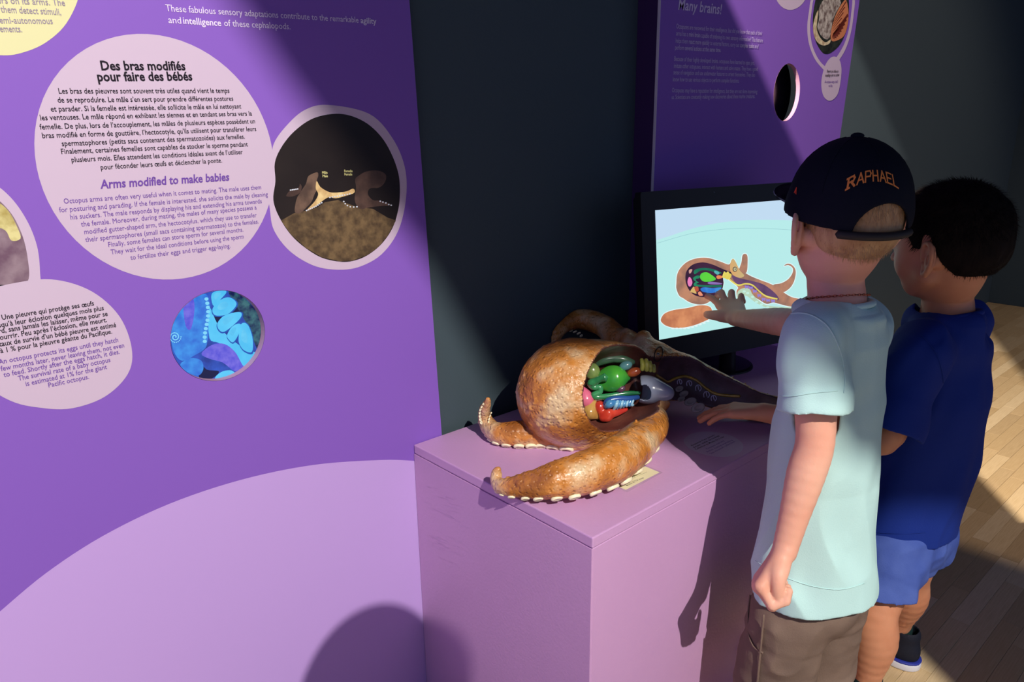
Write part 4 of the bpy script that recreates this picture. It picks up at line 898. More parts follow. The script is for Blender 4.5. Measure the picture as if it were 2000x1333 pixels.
def eyes(T, parent, s=1.0):
    wm = mat('eye_white', rgb(214, 214, 210), 0.2, 0.5); im = mat('iris_dark', rgb(46, 34, 28), 0.1, 0.6)
    for y in (-1, 1):
        e = blob('eye', T(.0715 * s, y * .029 * s, -.0135 * s), (.0102 * s,) * 3, wm, parent, T.B, 2)
        blob('iris', T(.0805 * s, y * .029 * s, -.0140 * s), (.0014 * s, .0048 * s, .0048 * s), im, e, T.B, 2)
        tube('lashes', [T(.0815 * s, y * (.029 + a) * s, (-.0075 - abs(a) * .25) * s) for a in (-.009, -.004, .003, .009)], [.0008, .0012, .0012, .0006], im, parent, 6, 2)
def cloth(name, h, lo, hi, build, cuts, m, parent, th=.0042, folds=None, mats=None, pick=None, inner=None):
    """a garment as a thin shell: build the solid, fold it, hollow it, open it"""
    S = Sdf(lo, hi, h); build(S)
    X, Y, Z = S.grid((slice(None),) * 3)
    if folds: S.D += folds(X, Y, Z)
    S.D = np.maximum(S.D, -(S.D + th))
    for c in cuts: c(S)
    o = S.mesh(name, m, parent, mats, pick=pick); return o
def planecut(p, n, lim=None):
    """open the garment beyond the plane; lim = (centre, radius) keeps the cut local"""
    def f(S):
        X, Y, Z = S.grid((slice(None),) * 3)
        d = ((X - p[0]) * n[0] + (Y - p[1]) * n[1] + (Z - p[2]) * n[2])
        if lim is not None:
            c, r = lim; q = np.sqrt((X - c[0]) ** 2 + (Y - c[1]) ** 2 + (Z - c[2]) ** 2) - r; d = np.minimum(d, -q)
        S.D = np.maximum(S.D, d.astype(np.float32))
    return f
def capcut(a, b, ra, rb_):
    def f(S): S.cone(a, b, ra, rb_, .003, sub=True)
    return f

# ---------------- boy with the cap
SKIN1 = mat('fair_skin', rgb(232, 176, 152), 0.5, 0.35, bump=0.06, bscale=400, c2=rgb(226, 162, 138), cscale=14, sss=.12)
TEE1 = mat('pale_aqua_cotton', rgb(186, 222, 220), 0.85, 0.15, bump=0.15, bscale=500, c2=rgb(190, 226, 222), cscale=4)
CHINO = mat('brown_grey_cotton', rgb(112, 94, 84), 0.85, 0.15, bump=0.2, bscale=400, c2=rgb(124, 104, 92), cscale=14)
CAPM = mat('navy_felt', rgb(16, 20, 34), 0.8, 0.15, bump=0.12, bscale=500)
BLOND = mat('blond_hair', rgb(176, 134, 92), 0.5, 0.4, bump=0.3, bscale=300, c2=rgb(204, 166, 120), cscale=60, stretch=(1, 1, .2))
HZ = 80
boy = empty('person', (1.19, 0.50, 0), 'boy in black cap and pale aqua t-shirt, touching the screen', 'person')
hd1 = atd(1650, 410, 1.30); Th = frame(hd1, 56, -6)
CTR = Vector((1.19, 0.515, 0)); Tb = frame(CTR, HZ)
neck0 = atd(1634, 592, 1.295); neck1 = atd(1632, 520, 1.30)
shL = atd(1592, 650, 1.205); elL = atd(1592, 862, 1.175); wrL = atd(1532, 1078, 1.13); 
shR = Tb(.030, -.090, neck0.z - .058); 
fing = tv.at(tv.hit(1371, 578), .006)
wrR = atd(1440, 622, math.hypot(fing.x, fing.y) - .085); elR = atd(1560, 632, 1.50)
bd = Sdf((0.82, 0.28, -0.02), (1.62, 1.08, 1.30), 0.0030)
head(bd, Th, 1.0)
ear(bd, Th, 1, 1.10, 24); ear(bd, Th, -1, 1.06, 8)
bd.chain([Th(-.022, 0, -.045), neck1, neck0, neck0 + Vector((0, 0, -.05))], [.047, .043, .045, .055], .02)
chest = Tb(.0, 0, neck0.z - .13); belly = Tb(.012, 0, .60); hips = Tb(-.005, 0, .50)
stack(bd, Tb, [(.44, -.002, 0, .052, .076), (.52, 0, 0, .052, .078), (.62, .006, 0, .056, .080), (.75, .006, 0, .062, .088), (neck0.z - .12, .0, .006, .056, .084), (neck0.z - .05, -.006, 0, .044, .07)], .03)
bd.cone(neck0 + Vector((0, 0, -.04)), shL, .036, .036, .03); bd.cone(neck0 + Vector((0, 0, -.04)), shR, .036, .036, .03)
bd.chain([shL, shL.lerp(elL, .5), elL, elL.lerp(wrL, .3), elL.lerp(wrL, .7), wrL], [.036, .033, .0290, .0290, .0225, .0190], .015)
bd.chain([shR, elR, elR.lerp(wrR, .35), wrR], [.037, .029, .028, .0185], .015)
hipL, hipR = Tb(.0, .052, .48), Tb(.0, -.052, .48)
kneL, kneR = Tb(.02, .060, .29), Tb(.02, -.062, .29); anL, anR = Tb(-.01, .062, .055), Tb(-.01, -.065, .055)
for a, b, c in ((hipL, kneL, anL), (hipR, kneR, anR)):
    bd.chain([a, a.lerp(b, .5), b, b.lerp(c, .35), b.lerp(c, .8), c], [.044, .050, .040, .040, .026, .024], .01)
dL = (atd(1484, 1140, 1.105) - wrL)
hand(bd, wrL, dL, (R_ * .9 + F_ * -.25 + U_ * -.35), R_ * .5 + U_ * -.2 + F_ * -.9, 1.08, ((66, 84, 50), (70, 88, 50), (72, 90, 50), (74, 90, 50)), ((.034, .026, .010), (.052, .024, .022), (.062, .014, .030)), 2)
wdir = (tv.at(tv.hit(1400, 578), .030) - wrR)
hand(bd, wrR, wdir, (-U_ * .75 + F_ * .5 + R_ * .1), -R_, 1.10, ((-8, 16, 10), (-26, 62, 40), (-28, 70, 44), (-28, 72, 46)), ((.030, .034, .006), (.046, .048, .012), (.060, .050, .018)), 13)
bd.mesh('body', SKIN1, boy); del bd
eyes(Th, boy)
# t-shirt
hemz = .455
def shirt1(S):
    stack(S, Tb, [(.40, .0, 0, .098, .120), (.47, .002, 0, .096, .118), (.58, .008, 0, .089, .110), (.68, .012, 0, .083, .105), (.78, .008, .004, .080, .100), (neck0.z - .12, .0, .008, .068, .092), (neck0.z - .06, -.008, .006, .054, .074), (neck0.z - .03, -.008, 0, .040, .05)])
    S.cone(neck0 + Vector((0, 0, -.035)), shL, .050, .046, .04); S.cone(neck0 + Vector((0, 0, -.035)), shR, .050, .046, .04)
    for sh, el, t, rr in ((shL, elL, .70, .052), (shR, elR, .72, .049)):
        Q = Sdf(S.lo, S.lo + (S.n - 1) * S.h, S.h); Q.n = S.n; Q.D = np.full(S.n, .05, np.float32); Q.ax = S.ax
        Q.chain([sh, sh.lerp(el, .4), sh.lerp(el, .9)], [.048, rr, rr + .004], .01)
        d_ = (el - sh).normalized(); Q.half(sh.lerp(el, t), tuple(d_)); k = .02
        hh = np.maximum(k - np.abs(S.D - Q.D), 0) / k; S.D = np.minimum(S.D, Q.D) - hh * hh * k / 4
    S.ell(neck0 + Vector((0, 0, -.012)), (.066, .066, .026), I3, .02)
def folds1(X, Y, Z):
    u = (X - CTR.x) * Tb.f.x + (Y - CTR.y) * Tb.f.y; v = (X - CTR.x) * Tb.l.x + (Y - CTR.y) * Tb.l.y
    A = np.clip((1.0 - Z) / .5, .15, 1); R1 = .0060 * A * ridge(u * 13 + Z * 5, v * 13 - Z * 4, Z * 3.2, 17)
    return (-R1 + .0040 * A * vnoise(u * 16 + Z * 5, v * 16 - Z * 4, Z * 5, 11) + .0040 * vnoise(u * 30 + 3, v * 34, Z * 11 + u * 12, 12) + .0024 * np.sin(55 * (u + v * .5 + Z * .75) + 3 * vnoise(u * 9, v * 9, Z * 9, 13)) * np.clip((Z - .74) * 6, 0, 1)).astype(np.float32)
sdir = (elL - shL).normalized(); sp = shL.lerp(elL, .70)
sdirR = (elR - shR).normalized()
cutn = (sdir + Vector((0, 0, -.0))).normalized()
cloth('t_shirt', .0027, (0.92, 0.30, .40), (1.50, 0.80, 1.08), shirt1,
      [capcut(sp - cutn * .012, sp + cutn * .03, .0475, .0475), capcut(shR.lerp(elR, .72) - sdirR * .012, shR.lerp(elR, .72) + sdirR * .03, .045, .045),
       planecut((CTR.x, CTR.y, hemz), (-.04, -.10, -.99)), capcut(neck0 + Vector((0, 0, .05)), neck0 + Vector((0, 0, -.03)), .0535, .0535)], TEE1, boy, .0045, folds1)
# stitched seams and collar band
tube('collar_band', [neck0 + Vector((.0535 * math.cos(a), .0535 * math.sin(a), -.004 - .010 * math.cos(a - math.radians(HZ)))) for a in [i * math.pi / 10 for i in range(21)]], [.0056] * 21, TEE1, boy, 8, 2)
# shorts
def shorts1(S):
    S.ell(Tb(.0, 0, .50), (.070, .094, .06), Tb.B); S.ell(Tb(.0, 0, .43), (.078, .100, .06), Tb.B, .03)
    S.chain([hipL + Vector((0, 0, -.01)), hipL.lerp(kneL, .5) + Tb.l * .004, kneL + Vector((0, 0, .0)), kneL + Vector((0, 0, -.07))], [.050, .064, .070, .072], .02)
    S.chain([hipR + Vector((0, 0, -.01)), hipR.lerp(kneR, .5) - Tb.l * .004, kneR + Vector((0, 0, .0)), kneR + Vector((0, 0, -.07))], [.050, .064, .070, .072], .02)
def folds2(X, Y, Z): return (-.0035 * ridge(X * 16, Y * 16 + Z * 6, Z * 22, 23) + .0035 * vnoise(X * 22, Y * 22 + Z * 8, Z * 14, 21) + .0018 * vnoise(X * 48, Y * 48, Z * 40, 22)).astype(np.float32)
cloth('shorts', .003, (0.98, 0.34, .22), (1.42, 0.70, .56), shorts1, [planecut((0, 0, .232), (0, 0, -1)), planecut((0, 0, .535), (0, 0, 1))], CHINO, boy, .005, folds2)
# side seam and pocket stitching on the shorts
def on_shorts(a, z, r=.003): 
    c = Tb(.0, .058, z); v = Tb.f * math.cos(a) + Tb.l * math.sin(a); return c + v * (.0705 + r)
tube('side_seam', [on_shorts(math.radians(88), z) for z in (.45, .40, .35, .30, .27)], [.0022] * 5, CHINO, boy, 6, 3)
tube('pocket_seam', [on_shorts(math.radians(a), z) for a, z in ((92, .375), (74, .372), (56, .385), (40, .41), (30, .44))], [.0018] * 5, CHINO, boy, 6, 3)
# shoes (below the frame)
SHOE = mat('dark_canvas', rgb(26, 28, 40), 0.7, 0.2, bump=.2, bscale=300); SOLE = mat('white_rubber', rgb(214, 214, 222), 0.5, 0.3)
def shoe(parent, T, blue=False):
    S = Sdf(T(0, 0, .05) - Vector((.16,) * 3), T(0, 0, .05) + Vector((.16,) * 3), .003)
    S.ell(T(-.015, 0, .040), (.040, .031, .040), T.B); S.cone(T(-.015, 0, .05), T(-.02, 0, .082), .031, .030, .01); S.ell(T(.05, 0, .030), (.070, .037, .030), T.B, .02)
    S.cone(T(-.018, 0, .078), T(-.018, 0, .12), .024, .026, .003, sub=True); S.half((0, 0, .016), (0, 0, -1))
    u = S.mesh('shoe_upper', SHOE, parent)
    S = Sdf(T(0, 0, .02) - Vector((.16, .16, .06)), T(0, 0, .02) + Vector((.16, .16, .06)), .003)
    S.ell(T(-.020, 0, .012), (.040, .034, .05), T.B); S.ell(T(.050, 0, .012), (.074, .041, .05), T.B, .03); S.half((0, 0, .020), (0, 0, 1)); S.half((0, 0, .001), (0, 0, -1))
    S.mesh('shoe_sole', SOLE, parent)
    if blue:
        S = Sdf(T(0, 0, .02) - Vector((.16, .16, .06)), T(0, 0, .02) + Vector((.16, .16, .06)), .003)
        S.ell(T(-.020, 0, .018), (.0405, .0345, .05), T.B); S.ell(T(.050, 0, .018), (.0745, .0415, .05), T.B, .03); S.half((0, 0, .025), (0, 0, 1)); S.half((0, 0, .0195), (0, 0, -1))
        S.mesh('shoe_stripe', mat('blue_rubber', rgb(44, 54, 150), 0.5, 0.3), parent)
    return u
for an in (anL, anR): shoe(boy, frame((an.x, an.y, 0), HZ))
# cap
cs = 1.0
Tc = frame(Th(-.006, 0, .010), 54, 2)
def dome(S, e=0): S.ell(Tc(-.004, 0, .004), (.101 + e, .086 + e, .098 + e), Tc.B); S.ell(Tc(.002, 0, -.02), (.101 + e, .087 + e, .07 + e), Tc.B, .02)
Sc = Sdf(Tc(0, 0, 0) - Vector((.15,) * 3), Tc(0, 0, 0) + Vector((.15,) * 3), .0024); dome(Sc)
Sc.D = np.maximum(Sc.D, -(Sc.D + .0048))
Sc.half(Tc(0, 0, -.020), tuple((-Tc.u + Tc.f * .10).normalized()))
oc = Tc(-.10, -.004, -.030); Sc.put(lambda X, Y, Z: np.sqrt(((X - oc.x) * Tc.l.x + (Y - oc.y) * Tc.l.y + (Z - oc.z) * Tc.l.z) ** 2 + ((X - oc.x) * Tc.u.x + (Y - oc.y) * Tc.u.y + (Z - oc.z) * Tc.u.z) ** 2 + 0 * Z) - .043, tuple(Tc(-.10, 0, -.02) - Vector((.06,) * 3)), tuple(Tc(-.08, 0, -.02) + Vector((.06,) * 3)), .002, sub=True)
cap = tag(Sc.mesh('cap', CAPM, None), 'black baseball cap with an orange name stitched on the back, on the first boy', 'cap')
def on_dome(lat, az_, e=.0012):
    """point on the crown: az_ degrees from the back towards the boy's right, lat height angle"""
    a, b = math.radians(180 - az_), math.radians(lat); return Tc(-.004 + (.101 + e) * math.cos(a) * math.cos(b), (.086 + e) * math.sin(a) * -math.cos(b) * -1, .004 + (.098 + e) * math.sin(b))
# bill
vs, fs = [], []
N = 18
for j, (rr, dz) in enumerate(((0.0, 0), (.35, .004), (.7, .004), (1.0, -.002))):
    for i in range(N + 1):
        a = math.radians(-62 + 124 * i / N); bx = (.098) * math.cos(a); by = .085 * math.sin(a); ex = bx + .088 * rr * max(0, math.cos(a * 1.45)) ** .5; vs.append(Tc(ex, by * (1 + .04 * rr), -.012 + .012 * rr + .010 * (1 - (by / .08) ** 2) * (.4 + rr) + dz))
n0 = len(vs); vs += [v - Tc.u * .0035 for v in vs]
for j in range(3):
    for i in range(N): q = (j * (N + 1) + i, j * (N + 1) + i + 1, (j + 1) * (N + 1) + i + 1, (j + 1) * (N + 1) + i); fs += [q[::-1], tuple(n0 + t for t in q)]
for i in range(N): a = 3 * (N + 1) + i; fs.append((a, a + 1, a + 1 + n0, a + n0))
from_py('bill', vs, fs, CAPM, cap, True)
tube('bill_edge', [vs[3 * (N + 1) + i] - Tc.u * .0015 for i in range(0, N + 1, 2)], [.0014] * 10, mat('grey_piping', rgb(112, 122, 132), 0.6, 0.3), cap, 6, 2)
blob('top_button', Tc(-.004, 0, .103), (.010, .010, .005), CAPM, cap, Tc.B, 2)
for az_ in (0, 60, 120, 180, 240, 300):
    tube('panel_seam', [on_dome(b, az_ + .01, .0002) for b in range(22 if az_ == 0 else 0, 88, 8)], [.0009] * len(range(22 if az_ == 0 else 0, 88, 8)), CAPM, cap, 5, 1)
# closing strap
tube('strap', [Tc(-.004 - .1015 * math.cos(a), .0865 * math.sin(a), -.030 - .004 * math.cos(a)) for a in [math.radians(t) for t in range(-40, 41, 8)]], [.0065] * 11, mat('charcoal_plastic', rgb(44, 40, 40), 0.6, 0.3), cap, 8, 2)
# stitched name and mark
ORG = mat('orange_thread', rgb(244, 146, 70), 0.6, 0.3, bump=.3, bscale=900); RDT = mat('rust_thread', rgb(224, 80, 50), 0.6, 0.3)
GLY = {'R': [[(0, 0), (0, 1)], [(0, 1), (.5, 1), (.62, .76), (.5, .52), (0, .52)], [(.3, .52), (.65, 0)], [(-.12, 0), (.14, 0)], [(-.12, 1), (0, 1)]], 'A': [[(0, 0), (.33, 1), (.66, 0)], [(.12, .34), (.54, .34)]], 'P': [[(0, 0), (0, 1), (.5, 1), (.62, .75), (.5, .48), (0, .48)]],
       'H': [[(0, 0), (0, 1)], [(.55, 0), (.55, 1)], [(0, .5), (.55, .5)]], 'E': [[(.55, 0), (0, 0), (0, 1), (.55, 1)], [(0, .5), (.45, .5)]], 'L': [[(0, 1), (0, 0), (.55, 0)]]}
def stroke_ribbon(pts, fn, wd, m, parent, name):
    vs, fs = [], []
    for a, b in zip(pts[:-1], pts[1:]):
        A, B = Vector(a), Vector(b); d = (B - A).normalized(); nn = Vector((-d.y, d.x)) * wd; A -= d * wd; B += d * wd; n = 5
        for i in range(n + 1):
            p = A.lerp(B, i / n); vs += [fn(*(p + nn)), fn(*(p - nn))]
        k = len(vs) - 2 * (n + 1); fs += [(k + 2 * i, k + 2 * i + 1, k + 2 * i + 3, k + 2 * i + 2) for i in range(n)]
    return from_py(name, vs, fs, m, parent)
x = 0
for ch in 'RAPHAEL':
    hgt = 1.0; x0 = x
    def fn(u, v, x0=x0):
        s = (x0 + u - 2.9) / 5.8                      # -0.5 .. 0.5 across the word
        return on_dome(24.5 + 9 * v - 30 * s * s, -s * 50 + 12, .0018)
    for st in GLY[ch]: stroke_ribbon(st, fn, .075 if ch != 'R' else .10, ORG, cap, 'letter')
    x += {'R': .92, 'A': .86, 'P': .84, 'H': .80, 'E': .78, 'L': .6}[ch]
def fm(u, v): return on_dome(-4 + 16 * v, 101 - 14 * u, .0016)
for st in ([(0, 0), (.5, 1), (.95, .12)], [(.0, 0), (.3, .12), (.5, .62), (.72, .1), (.95, .12)], [(.35, .0), (.55, .38), (.75, 0), (.35, 0)]): stroke_ribbon(st, fm, .06, RDT, cap, 'stitched_mark')
# hair of the first boy: cropped cap of hair under the crown
def hairmask_pts(T, N, fn, seed, rad=(.0905, .0735, .0805), off=(-.010, 0, .010)):
    rn = random.Random(seed); out = []
    while len(out) < N:
        d = Vector((rn.gauss(0, 1), rn.gauss(0, 1), rn.gauss(0, 1))).normalized(); loc = Vector((off[0] + rad[0] * d.x, off[1] + rad[1] * d.y, off[2] + rad[2] * d.z))
        if not fn(loc, d): continue
        nl = Vector((d.x / rad[0], d.y / rad[1], d.z / rad[2])).normalized(); n = T.f * nl.x + T.l * nl.y + T.u * nl.z
        out.append((T(*loc), n, loc, d))
    return out
S = Sdf(Th(-.02, 0, -.02) - Vector((.13,) * 3), Th(-.02, 0, -.02) + Vector((.13,) * 3), .0024)
S.ell(Th(-.012, 0, .010), (.0925, .0750, .082), Th.B); S.ell(Th(-.030, 0, -.035), (.062, .057, .045), Th.B, .03)
S.half(Th(-.012, 0, -.020), tuple((Th.f * .9 - Th.u * .35).normalized()))
S.half(Th(-.02, 0, -.066), tuple((-Th.u * 1.0 + Th.f * .2).normalized()))
S.mesh('hair', BLOND, boy)
hp = hairmask_pts(Th, 5200, lambda l, d: l.x < -.012 + (l.z > .03) * .02 and l.z > -.062, 3, (.0935, .0760, .083), (-.012, 0, .008))
hp = [h for h in hp if h[2].z < .075]
strands('hair_strands', [(p - n * .001, (-Th.u * 1.0 + n * .30), n) for p, n, l, d in hp], BLOND, boy, .012, .00045, 1)
hp = hairmask_pts(Th, 2600, lambda l, d: l.x < -.035 and l.z < .0, 5, (.064, .059, .047), (-.030, 0, -.035))
strands('hair_strands', [(p - n * .001, (-Th.u * 1.0 + n * .15 ), n) for p, n, l, d in hp], BLOND, boy, .009, .0004, 2)
# chain necklace: one link strand lying on the neck
nk = mat('rose_gold', rgb(206, 132, 104), 0.25, 0.6, metal=.9)
neckl = empty('necklace', neck0 + Vector((0, 0, .012)), 'thin rose gold chain around the neck of the boy in the cap', 'necklace')
cN = neck0 + Vector((0, 0, .008)); cirs = []
for i in range(64):
    a = 2 * math.pi * i / 64; r = .0478
    cirs.append(cN + Vector((r * math.cos(a), r * math.sin(a), .014 * -math.cos(a - math.radians(55)) + .002)))
me0 = None
for i in range(64):
    p, q = cirs[i], cirs[(i + 1) % 64]; d = (q - p); L = d.length; d.normalize()
    if me0 is None:
        bm = bmesh.new(); ring = []
        for a_ in range(8):
            for b_ in range(4):
                A, Bq = a_ * math.pi / 4, b_ * math.pi / 2; r = 1 + .3 * math.cos(Bq); ring.append(bm.verts.new((.0026 * r * math.cos(A) * 1.25, .0016 * r * math.sin(A), .0006 * math.sin(Bq))))
        for a_ in range(8):
            for b_ in range(4): bm.faces.new((ring[a_ * 4 + b_], ring[((a_ + 1) % 8) * 4 + b_], ring[((a_ + 1) % 8) * 4 + (b_ + 1) % 4], ring[a_ * 4 + (b_ + 1) % 4]))
        me0 = bpy.data.meshes.new('link'); bm.to_mesh(me0); bm.free(); me0.materials.append(nk)
    o = bpy.data.objects.new('link', me0); COL.objects.link(o); o.parent = neckl
    rt = d.to_track_quat('X', 'Z') @ Matrix.Rotation(math.radians(90 * (i % 2)), 3, 'X').to_quaternion(); o.location = (p + q) / 2; o.rotation_mode = 'QUATERNION'; o.rotation_quaternion = rt
# stitched and printed lines laid on the cloth itself
tee = [o for o in COL.objects if o.name == 't_shirt'][0]; bt = bvh_of(tee)
fr = mat('black_print', rgb(30, 30, 34), .7, .2); yl_ = mat('yellow_print', rgb(214, 196, 120), .7, .2)
lay(bt, [(1514, 645), (1534, 618), (1566, 612), (1597, 622), (1622, 645), (1642, 690), (1650, 740), (1648, 768)], .0013, TEE1, boy, 'sleeve_seam')
lay(bt, [(1506, 770), (1540, 775), (1590, 768), (1636, 764)], .0008, TEE1, boy, 'hem_stitch')
lay(bt, [(1476, 1096), (1520, 1122), (1580, 1144), (1640, 1152), (1688, 1140)], .0008, TEE1, boy, 'hem_stitch')
lay(bt, [(1487, 722), (1485, 735), (1484, 748)], .0012, fr, boy, 'printed_line'); lay(bt, [(1484, 736), (1488, 744), (1491, 736)], .0012, fr, boy, 'printed_line')
lay(bt, [(1481, 752), (1484, 775), (1483, 800), (1480, 830), (1477, 860)], .0026, yl_, boy, 'printed_shape')
lay(bt, [(1482, 750), (1486, 775), (1485, 800), (1484, 825), (1480, 850), (1476, 872)], .0011, fr, boy, 'printed_line')
lay(bt, [(1478, 784), (1484, 786), (1487, 792)], .0014, fr, boy, 'printed_line'); lay(bt, [(1476, 808), (1482, 812), (1484, 820), (1480, 826)], .0009, fr, boy, 'printed_line')
# ---------------- the second boy
SKIN2 = mat('tanned_skin', rgb(206, 142, 108), 0.5, 0.35, bump=0.06, bscale=400, c2=rgb(196, 130, 96), cscale=14, sss=.12)
TEE2 = mat('royal_blue_cotton', rgb(21, 46, 128), 0.8, 0.2, bump=0.15, bscale=500, c2=rgb(20, 44, 126), cscale=6)
SHO2 = mat('faded_blue_cotton', rgb(62, 82, 154), 0.8, 0.2, bump=0.2, bscale=400, c2=rgb(76, 96, 166), cscale=16)
BRN = mat('dark_brown_hair', rgb(20, 15, 13), 0.85, 0.1, bump=0.4, bscale=260, c2=rgb(28, 21, 18), cscale=60, stretch=(1, 1, .2))
H2 = 84
boy2 = empty('person', (1.53, 0.46, 0), 'dark-haired boy in royal blue t-shirt and blue shorts, hand on the octopus model', 'person')
hd2 = atd(1848, 462, 1.56); T2 = frame(hd2, 82, -10)
C2 = Vector((1.525, 0.462, 0)); Tq = frame(C2, H2)
n0_ = atd(1850, 612, 1.575); n1_ = atd(1852, 560, 1.57)
s2L = atd(1800, 690, 1.455); e2L = atd(1722, 858, 1.40); w2L = atd(1492, 806, 1.46)
s2R = Tq(.02, -.12, n0_.z - .05); e2R = Tq(.07, -.15, .70); w2R = Tq(.20, -.10, .66)
b2_ = Sdf((1.10, 0.22, -0.02), (1.92, 1.05, 1.22), 0.0030)
head(b2_, T2, 1.0)
ear(b2_, T2, 1, 1.04, 26); ear(b2_, T2, -1, 1.08, 20)
b2_.chain([T2(-.022, 0, -.045), n1_, n0_, n0_ + Vector((0, 0, -.05))], [.045, .042, .045, .055], .02)
stack(b2_, Tq, [(.42, .020, 0, .050, .074), (.50, .018, 0, .050, .076), (.60, .010, 0, .054, .078), (.75, .006, 0, .060, .086), (n0_.z - .12, .0, 0, .056, .092), (n0_.z - .05, -.006, 0, .044, .07)], .03)
b2_.cone(n0_ + Vector((0, 0, -.04)), s2L, .036, .036, .03); b2_.cone(n0_ + Vector((0, 0, -.04)), s2R, .034, .034, .03)
b2_.chain([s2L, s2L.lerp(e2L, .5), e2L, e2L.lerp(w2L, .35), e2L.lerp(w2L, .75), w2L], [.036, .033, .029, .029, .022, .0185], .015)
b2_.chain([s2R, s2R.lerp(e2R, .5), e2R, e2R.lerp(w2R, .4), w2R], [.036, .033, .029, .028, .0185], .015)
kn2 = atd(1722, 1165, 1.47); kn2.z = .30; ft2 = atd(1690, 1333, 1.47)
ankL2 = Tq(.045, .085, .06); ankL2 = atd(1692, 1345, 1.475); ankR2 = atd(1762, 1190, 1.80); ankR2.z = .085
hL2, hR2 = Tq(.016, .048, .46), Tq(.012, -.048, .46)
kL2 = Vector((atd(1712, 1165, 1.475).x, atd(1712, 1165, 1.475).y, .325)); kR2 = hR2.lerp(ankR2, .48)
b2_.chain([hL2, hL2.lerp(kL2, .5), kL2, kL2.lerp(ankL2, .35) + Tq.f * -.006, kL2.lerp(ankL2, .8), ankL2], [.044, .052, .044, .044, .028, .026], .01)
b2_.chain([hR2, hR2.lerp(kR2, .5), kR2, kR2.lerp(ankR2, .35) + Tq.f * -.006, kR2.lerp(ankR2, .8), ankR2], [.044, .048, .040, .041, .027, .025], .01)
kd = (O(1400, 800, .075) - w2L)
hand(b2_, w2L, kd, Vector((-.15, .45, -.9)), R_ * -.3 + U_ * .9 + F_ * .5, 1.0, ((12, 16, 10), (10, 16, 10), (10, 16, 10), (12, 18, 12)), ((.030, .022, .006), (.044, .028, .012), (.058, .026, .016)), 4)
hand(b2_, w2R, Tq.f, Vector((0, 0, -1)), Tq.l, .95, ((20, 30, 20),) * 4, ((.030, .024, .006), (.044, .032, .010), (.056, .034, .014)), 4)
b2_.mesh('body', SKIN2, boy2); del b2_
eyes(T2, boy2)
def shirt2(S):
    stack(S, Tq, [(.40, .022, 0, .080, .108), (.46, .020, 0, .084, .112), (.54, .014, 0, .086, .110), (.64, .006, 0, .086, .106), (.76, .0, 0, .082, .106), (n0_.z - .12, -.002, 0, .072, .104), (n0_.z - .06, -.008, 0, .054, .082), (n0_.z - .03, -.008, 0, .040, .05)])
    S.cone(n0_ + Vector((0, 0, -.035)), s2L, .052, .046, .04); S.cone(n0_ + Vector((0, 0, -.035)), s2R, .052, .046, .04)
    for sh, el, t, rr in ((s2L, e2L, .84, .052), (s2R, e2R, .75, .050)):
        Q = Sdf(S.lo, S.lo + (S.n - 1) * S.h, S.h); Q.n = S.n; Q.D = np.full(S.n, .05, np.float32); Q.ax = S.ax
        Q.chain([sh, sh.lerp(el, .4), sh.lerp(el, 1.1)], [.048, rr, rr + .006], .01)
        d_ = (el - sh).normalized(); Q.half(sh.lerp(el, t), tuple(d_)); k = .02
        hh = np.maximum(k - np.abs(S.D - Q.D), 0) / k; S.D = np.minimum(S.D, Q.D) - hh * hh * k / 4
    S.ell(n0_ + Vector((0, 0, -.012)), (.066, .066, .026), I3, .02)
def folds3(X, Y, Z):
    u = (X - C2.x) * Tq.f.x + (Y - C2.y) * Tq.f.y; v = (X - C2.x) * Tq.l.x + (Y - C2.y) * Tq.l.y
    return (-.0060 * ridge(u * 12 + Z * 6, v * 12, Z * 3.4, 37) + .0040 * vnoise(u * 14 + Z * 4, v * 14, Z * 5, 31) * np.clip((1.0 - Z) / .3, .2, 1) + .0042 * vnoise(u * 30 + Z * 12, v * 30, Z * 8, 32) + .0026 * np.sin(60 * (u * .6 + Z) + 4 * vnoise(u * 10, v * 10, Z * 10, 33)) * np.clip((Z - .78) * 8, 0, 1)).astype(np.float32)
d2L = (e2L - s2L).normalized(); d2R = (e2R - s2R).normalized(); p2L = s2L.lerp(e2L, .84); p2R = s2R.lerp(e2R, .75)
cloth('t_shirt', .0028, (1.24, 0.24, .38), (1.86, 0.76, 1.04), shirt2, [capcut(p2L - d2L * .012, p2L + d2L * .03, .047, .047), capcut(p2R - d2R * .012, p2R + d2R * .03, .046, .046),
      planecut((C2.x, C2.y, .462), (0, .0, -1)), capcut(n0_ + Vector((0, 0, .05)), n0_ + Vector((0, 0, -.03)), .0535, .0535)], TEE2, boy2, .0045, folds3)
tube('collar_band', [n0_ + Vector((.0535 * math.cos(a), .0535 * math.sin(a), -.004 - .014 * math.cos(a - math.radians(H2)))) for a in [i * math.pi / 10 for i in range(21)]], [.0056] * 21, TEE2, boy2, 8, 2)
def shorts2(S):
    S.ell(Tq(.018, 0, .48), (.068, .094, .06), Tq.B); S.ell(Tq(.016, 0, .42), (.076, .100, .06), Tq.B, .03)
    S.chain([hL2, hL2.lerp(kL2, .5), kL2 + Vector((0, 0, .0))], [.056, .066, .070], .02); S.chain([hR2, hR2.lerp(kR2, .5), kR2], [.056, .062, .062], .02)
cloth('shorts', .003, (1.30, 0.28, .24), (1.76, 0.72, .54), shorts2, [planecut((C2.x, C2.y, .378), (.0, .10, -.995)), planecut((0, 0, .505), (0, 0, 1))], SHO2, boy2, .005, folds2)
SOCK = mat('dark_green_sock', rgb(30, 52, 52), 0.9, 0.1, bump=.3, bscale=500)
for an in (ankL2, ankR2):
    tube('sock', [Vector((an.x, an.y, an.z - .02)), Vector((an.x, an.y, an.z)), an + Vector((0, 0, .028))], [.029, .030, .029], SOCK, boy2, 14, 3)
shoe(boy2, frame((ankL2.x, ankL2.y, 0), H2 - 8), True); 
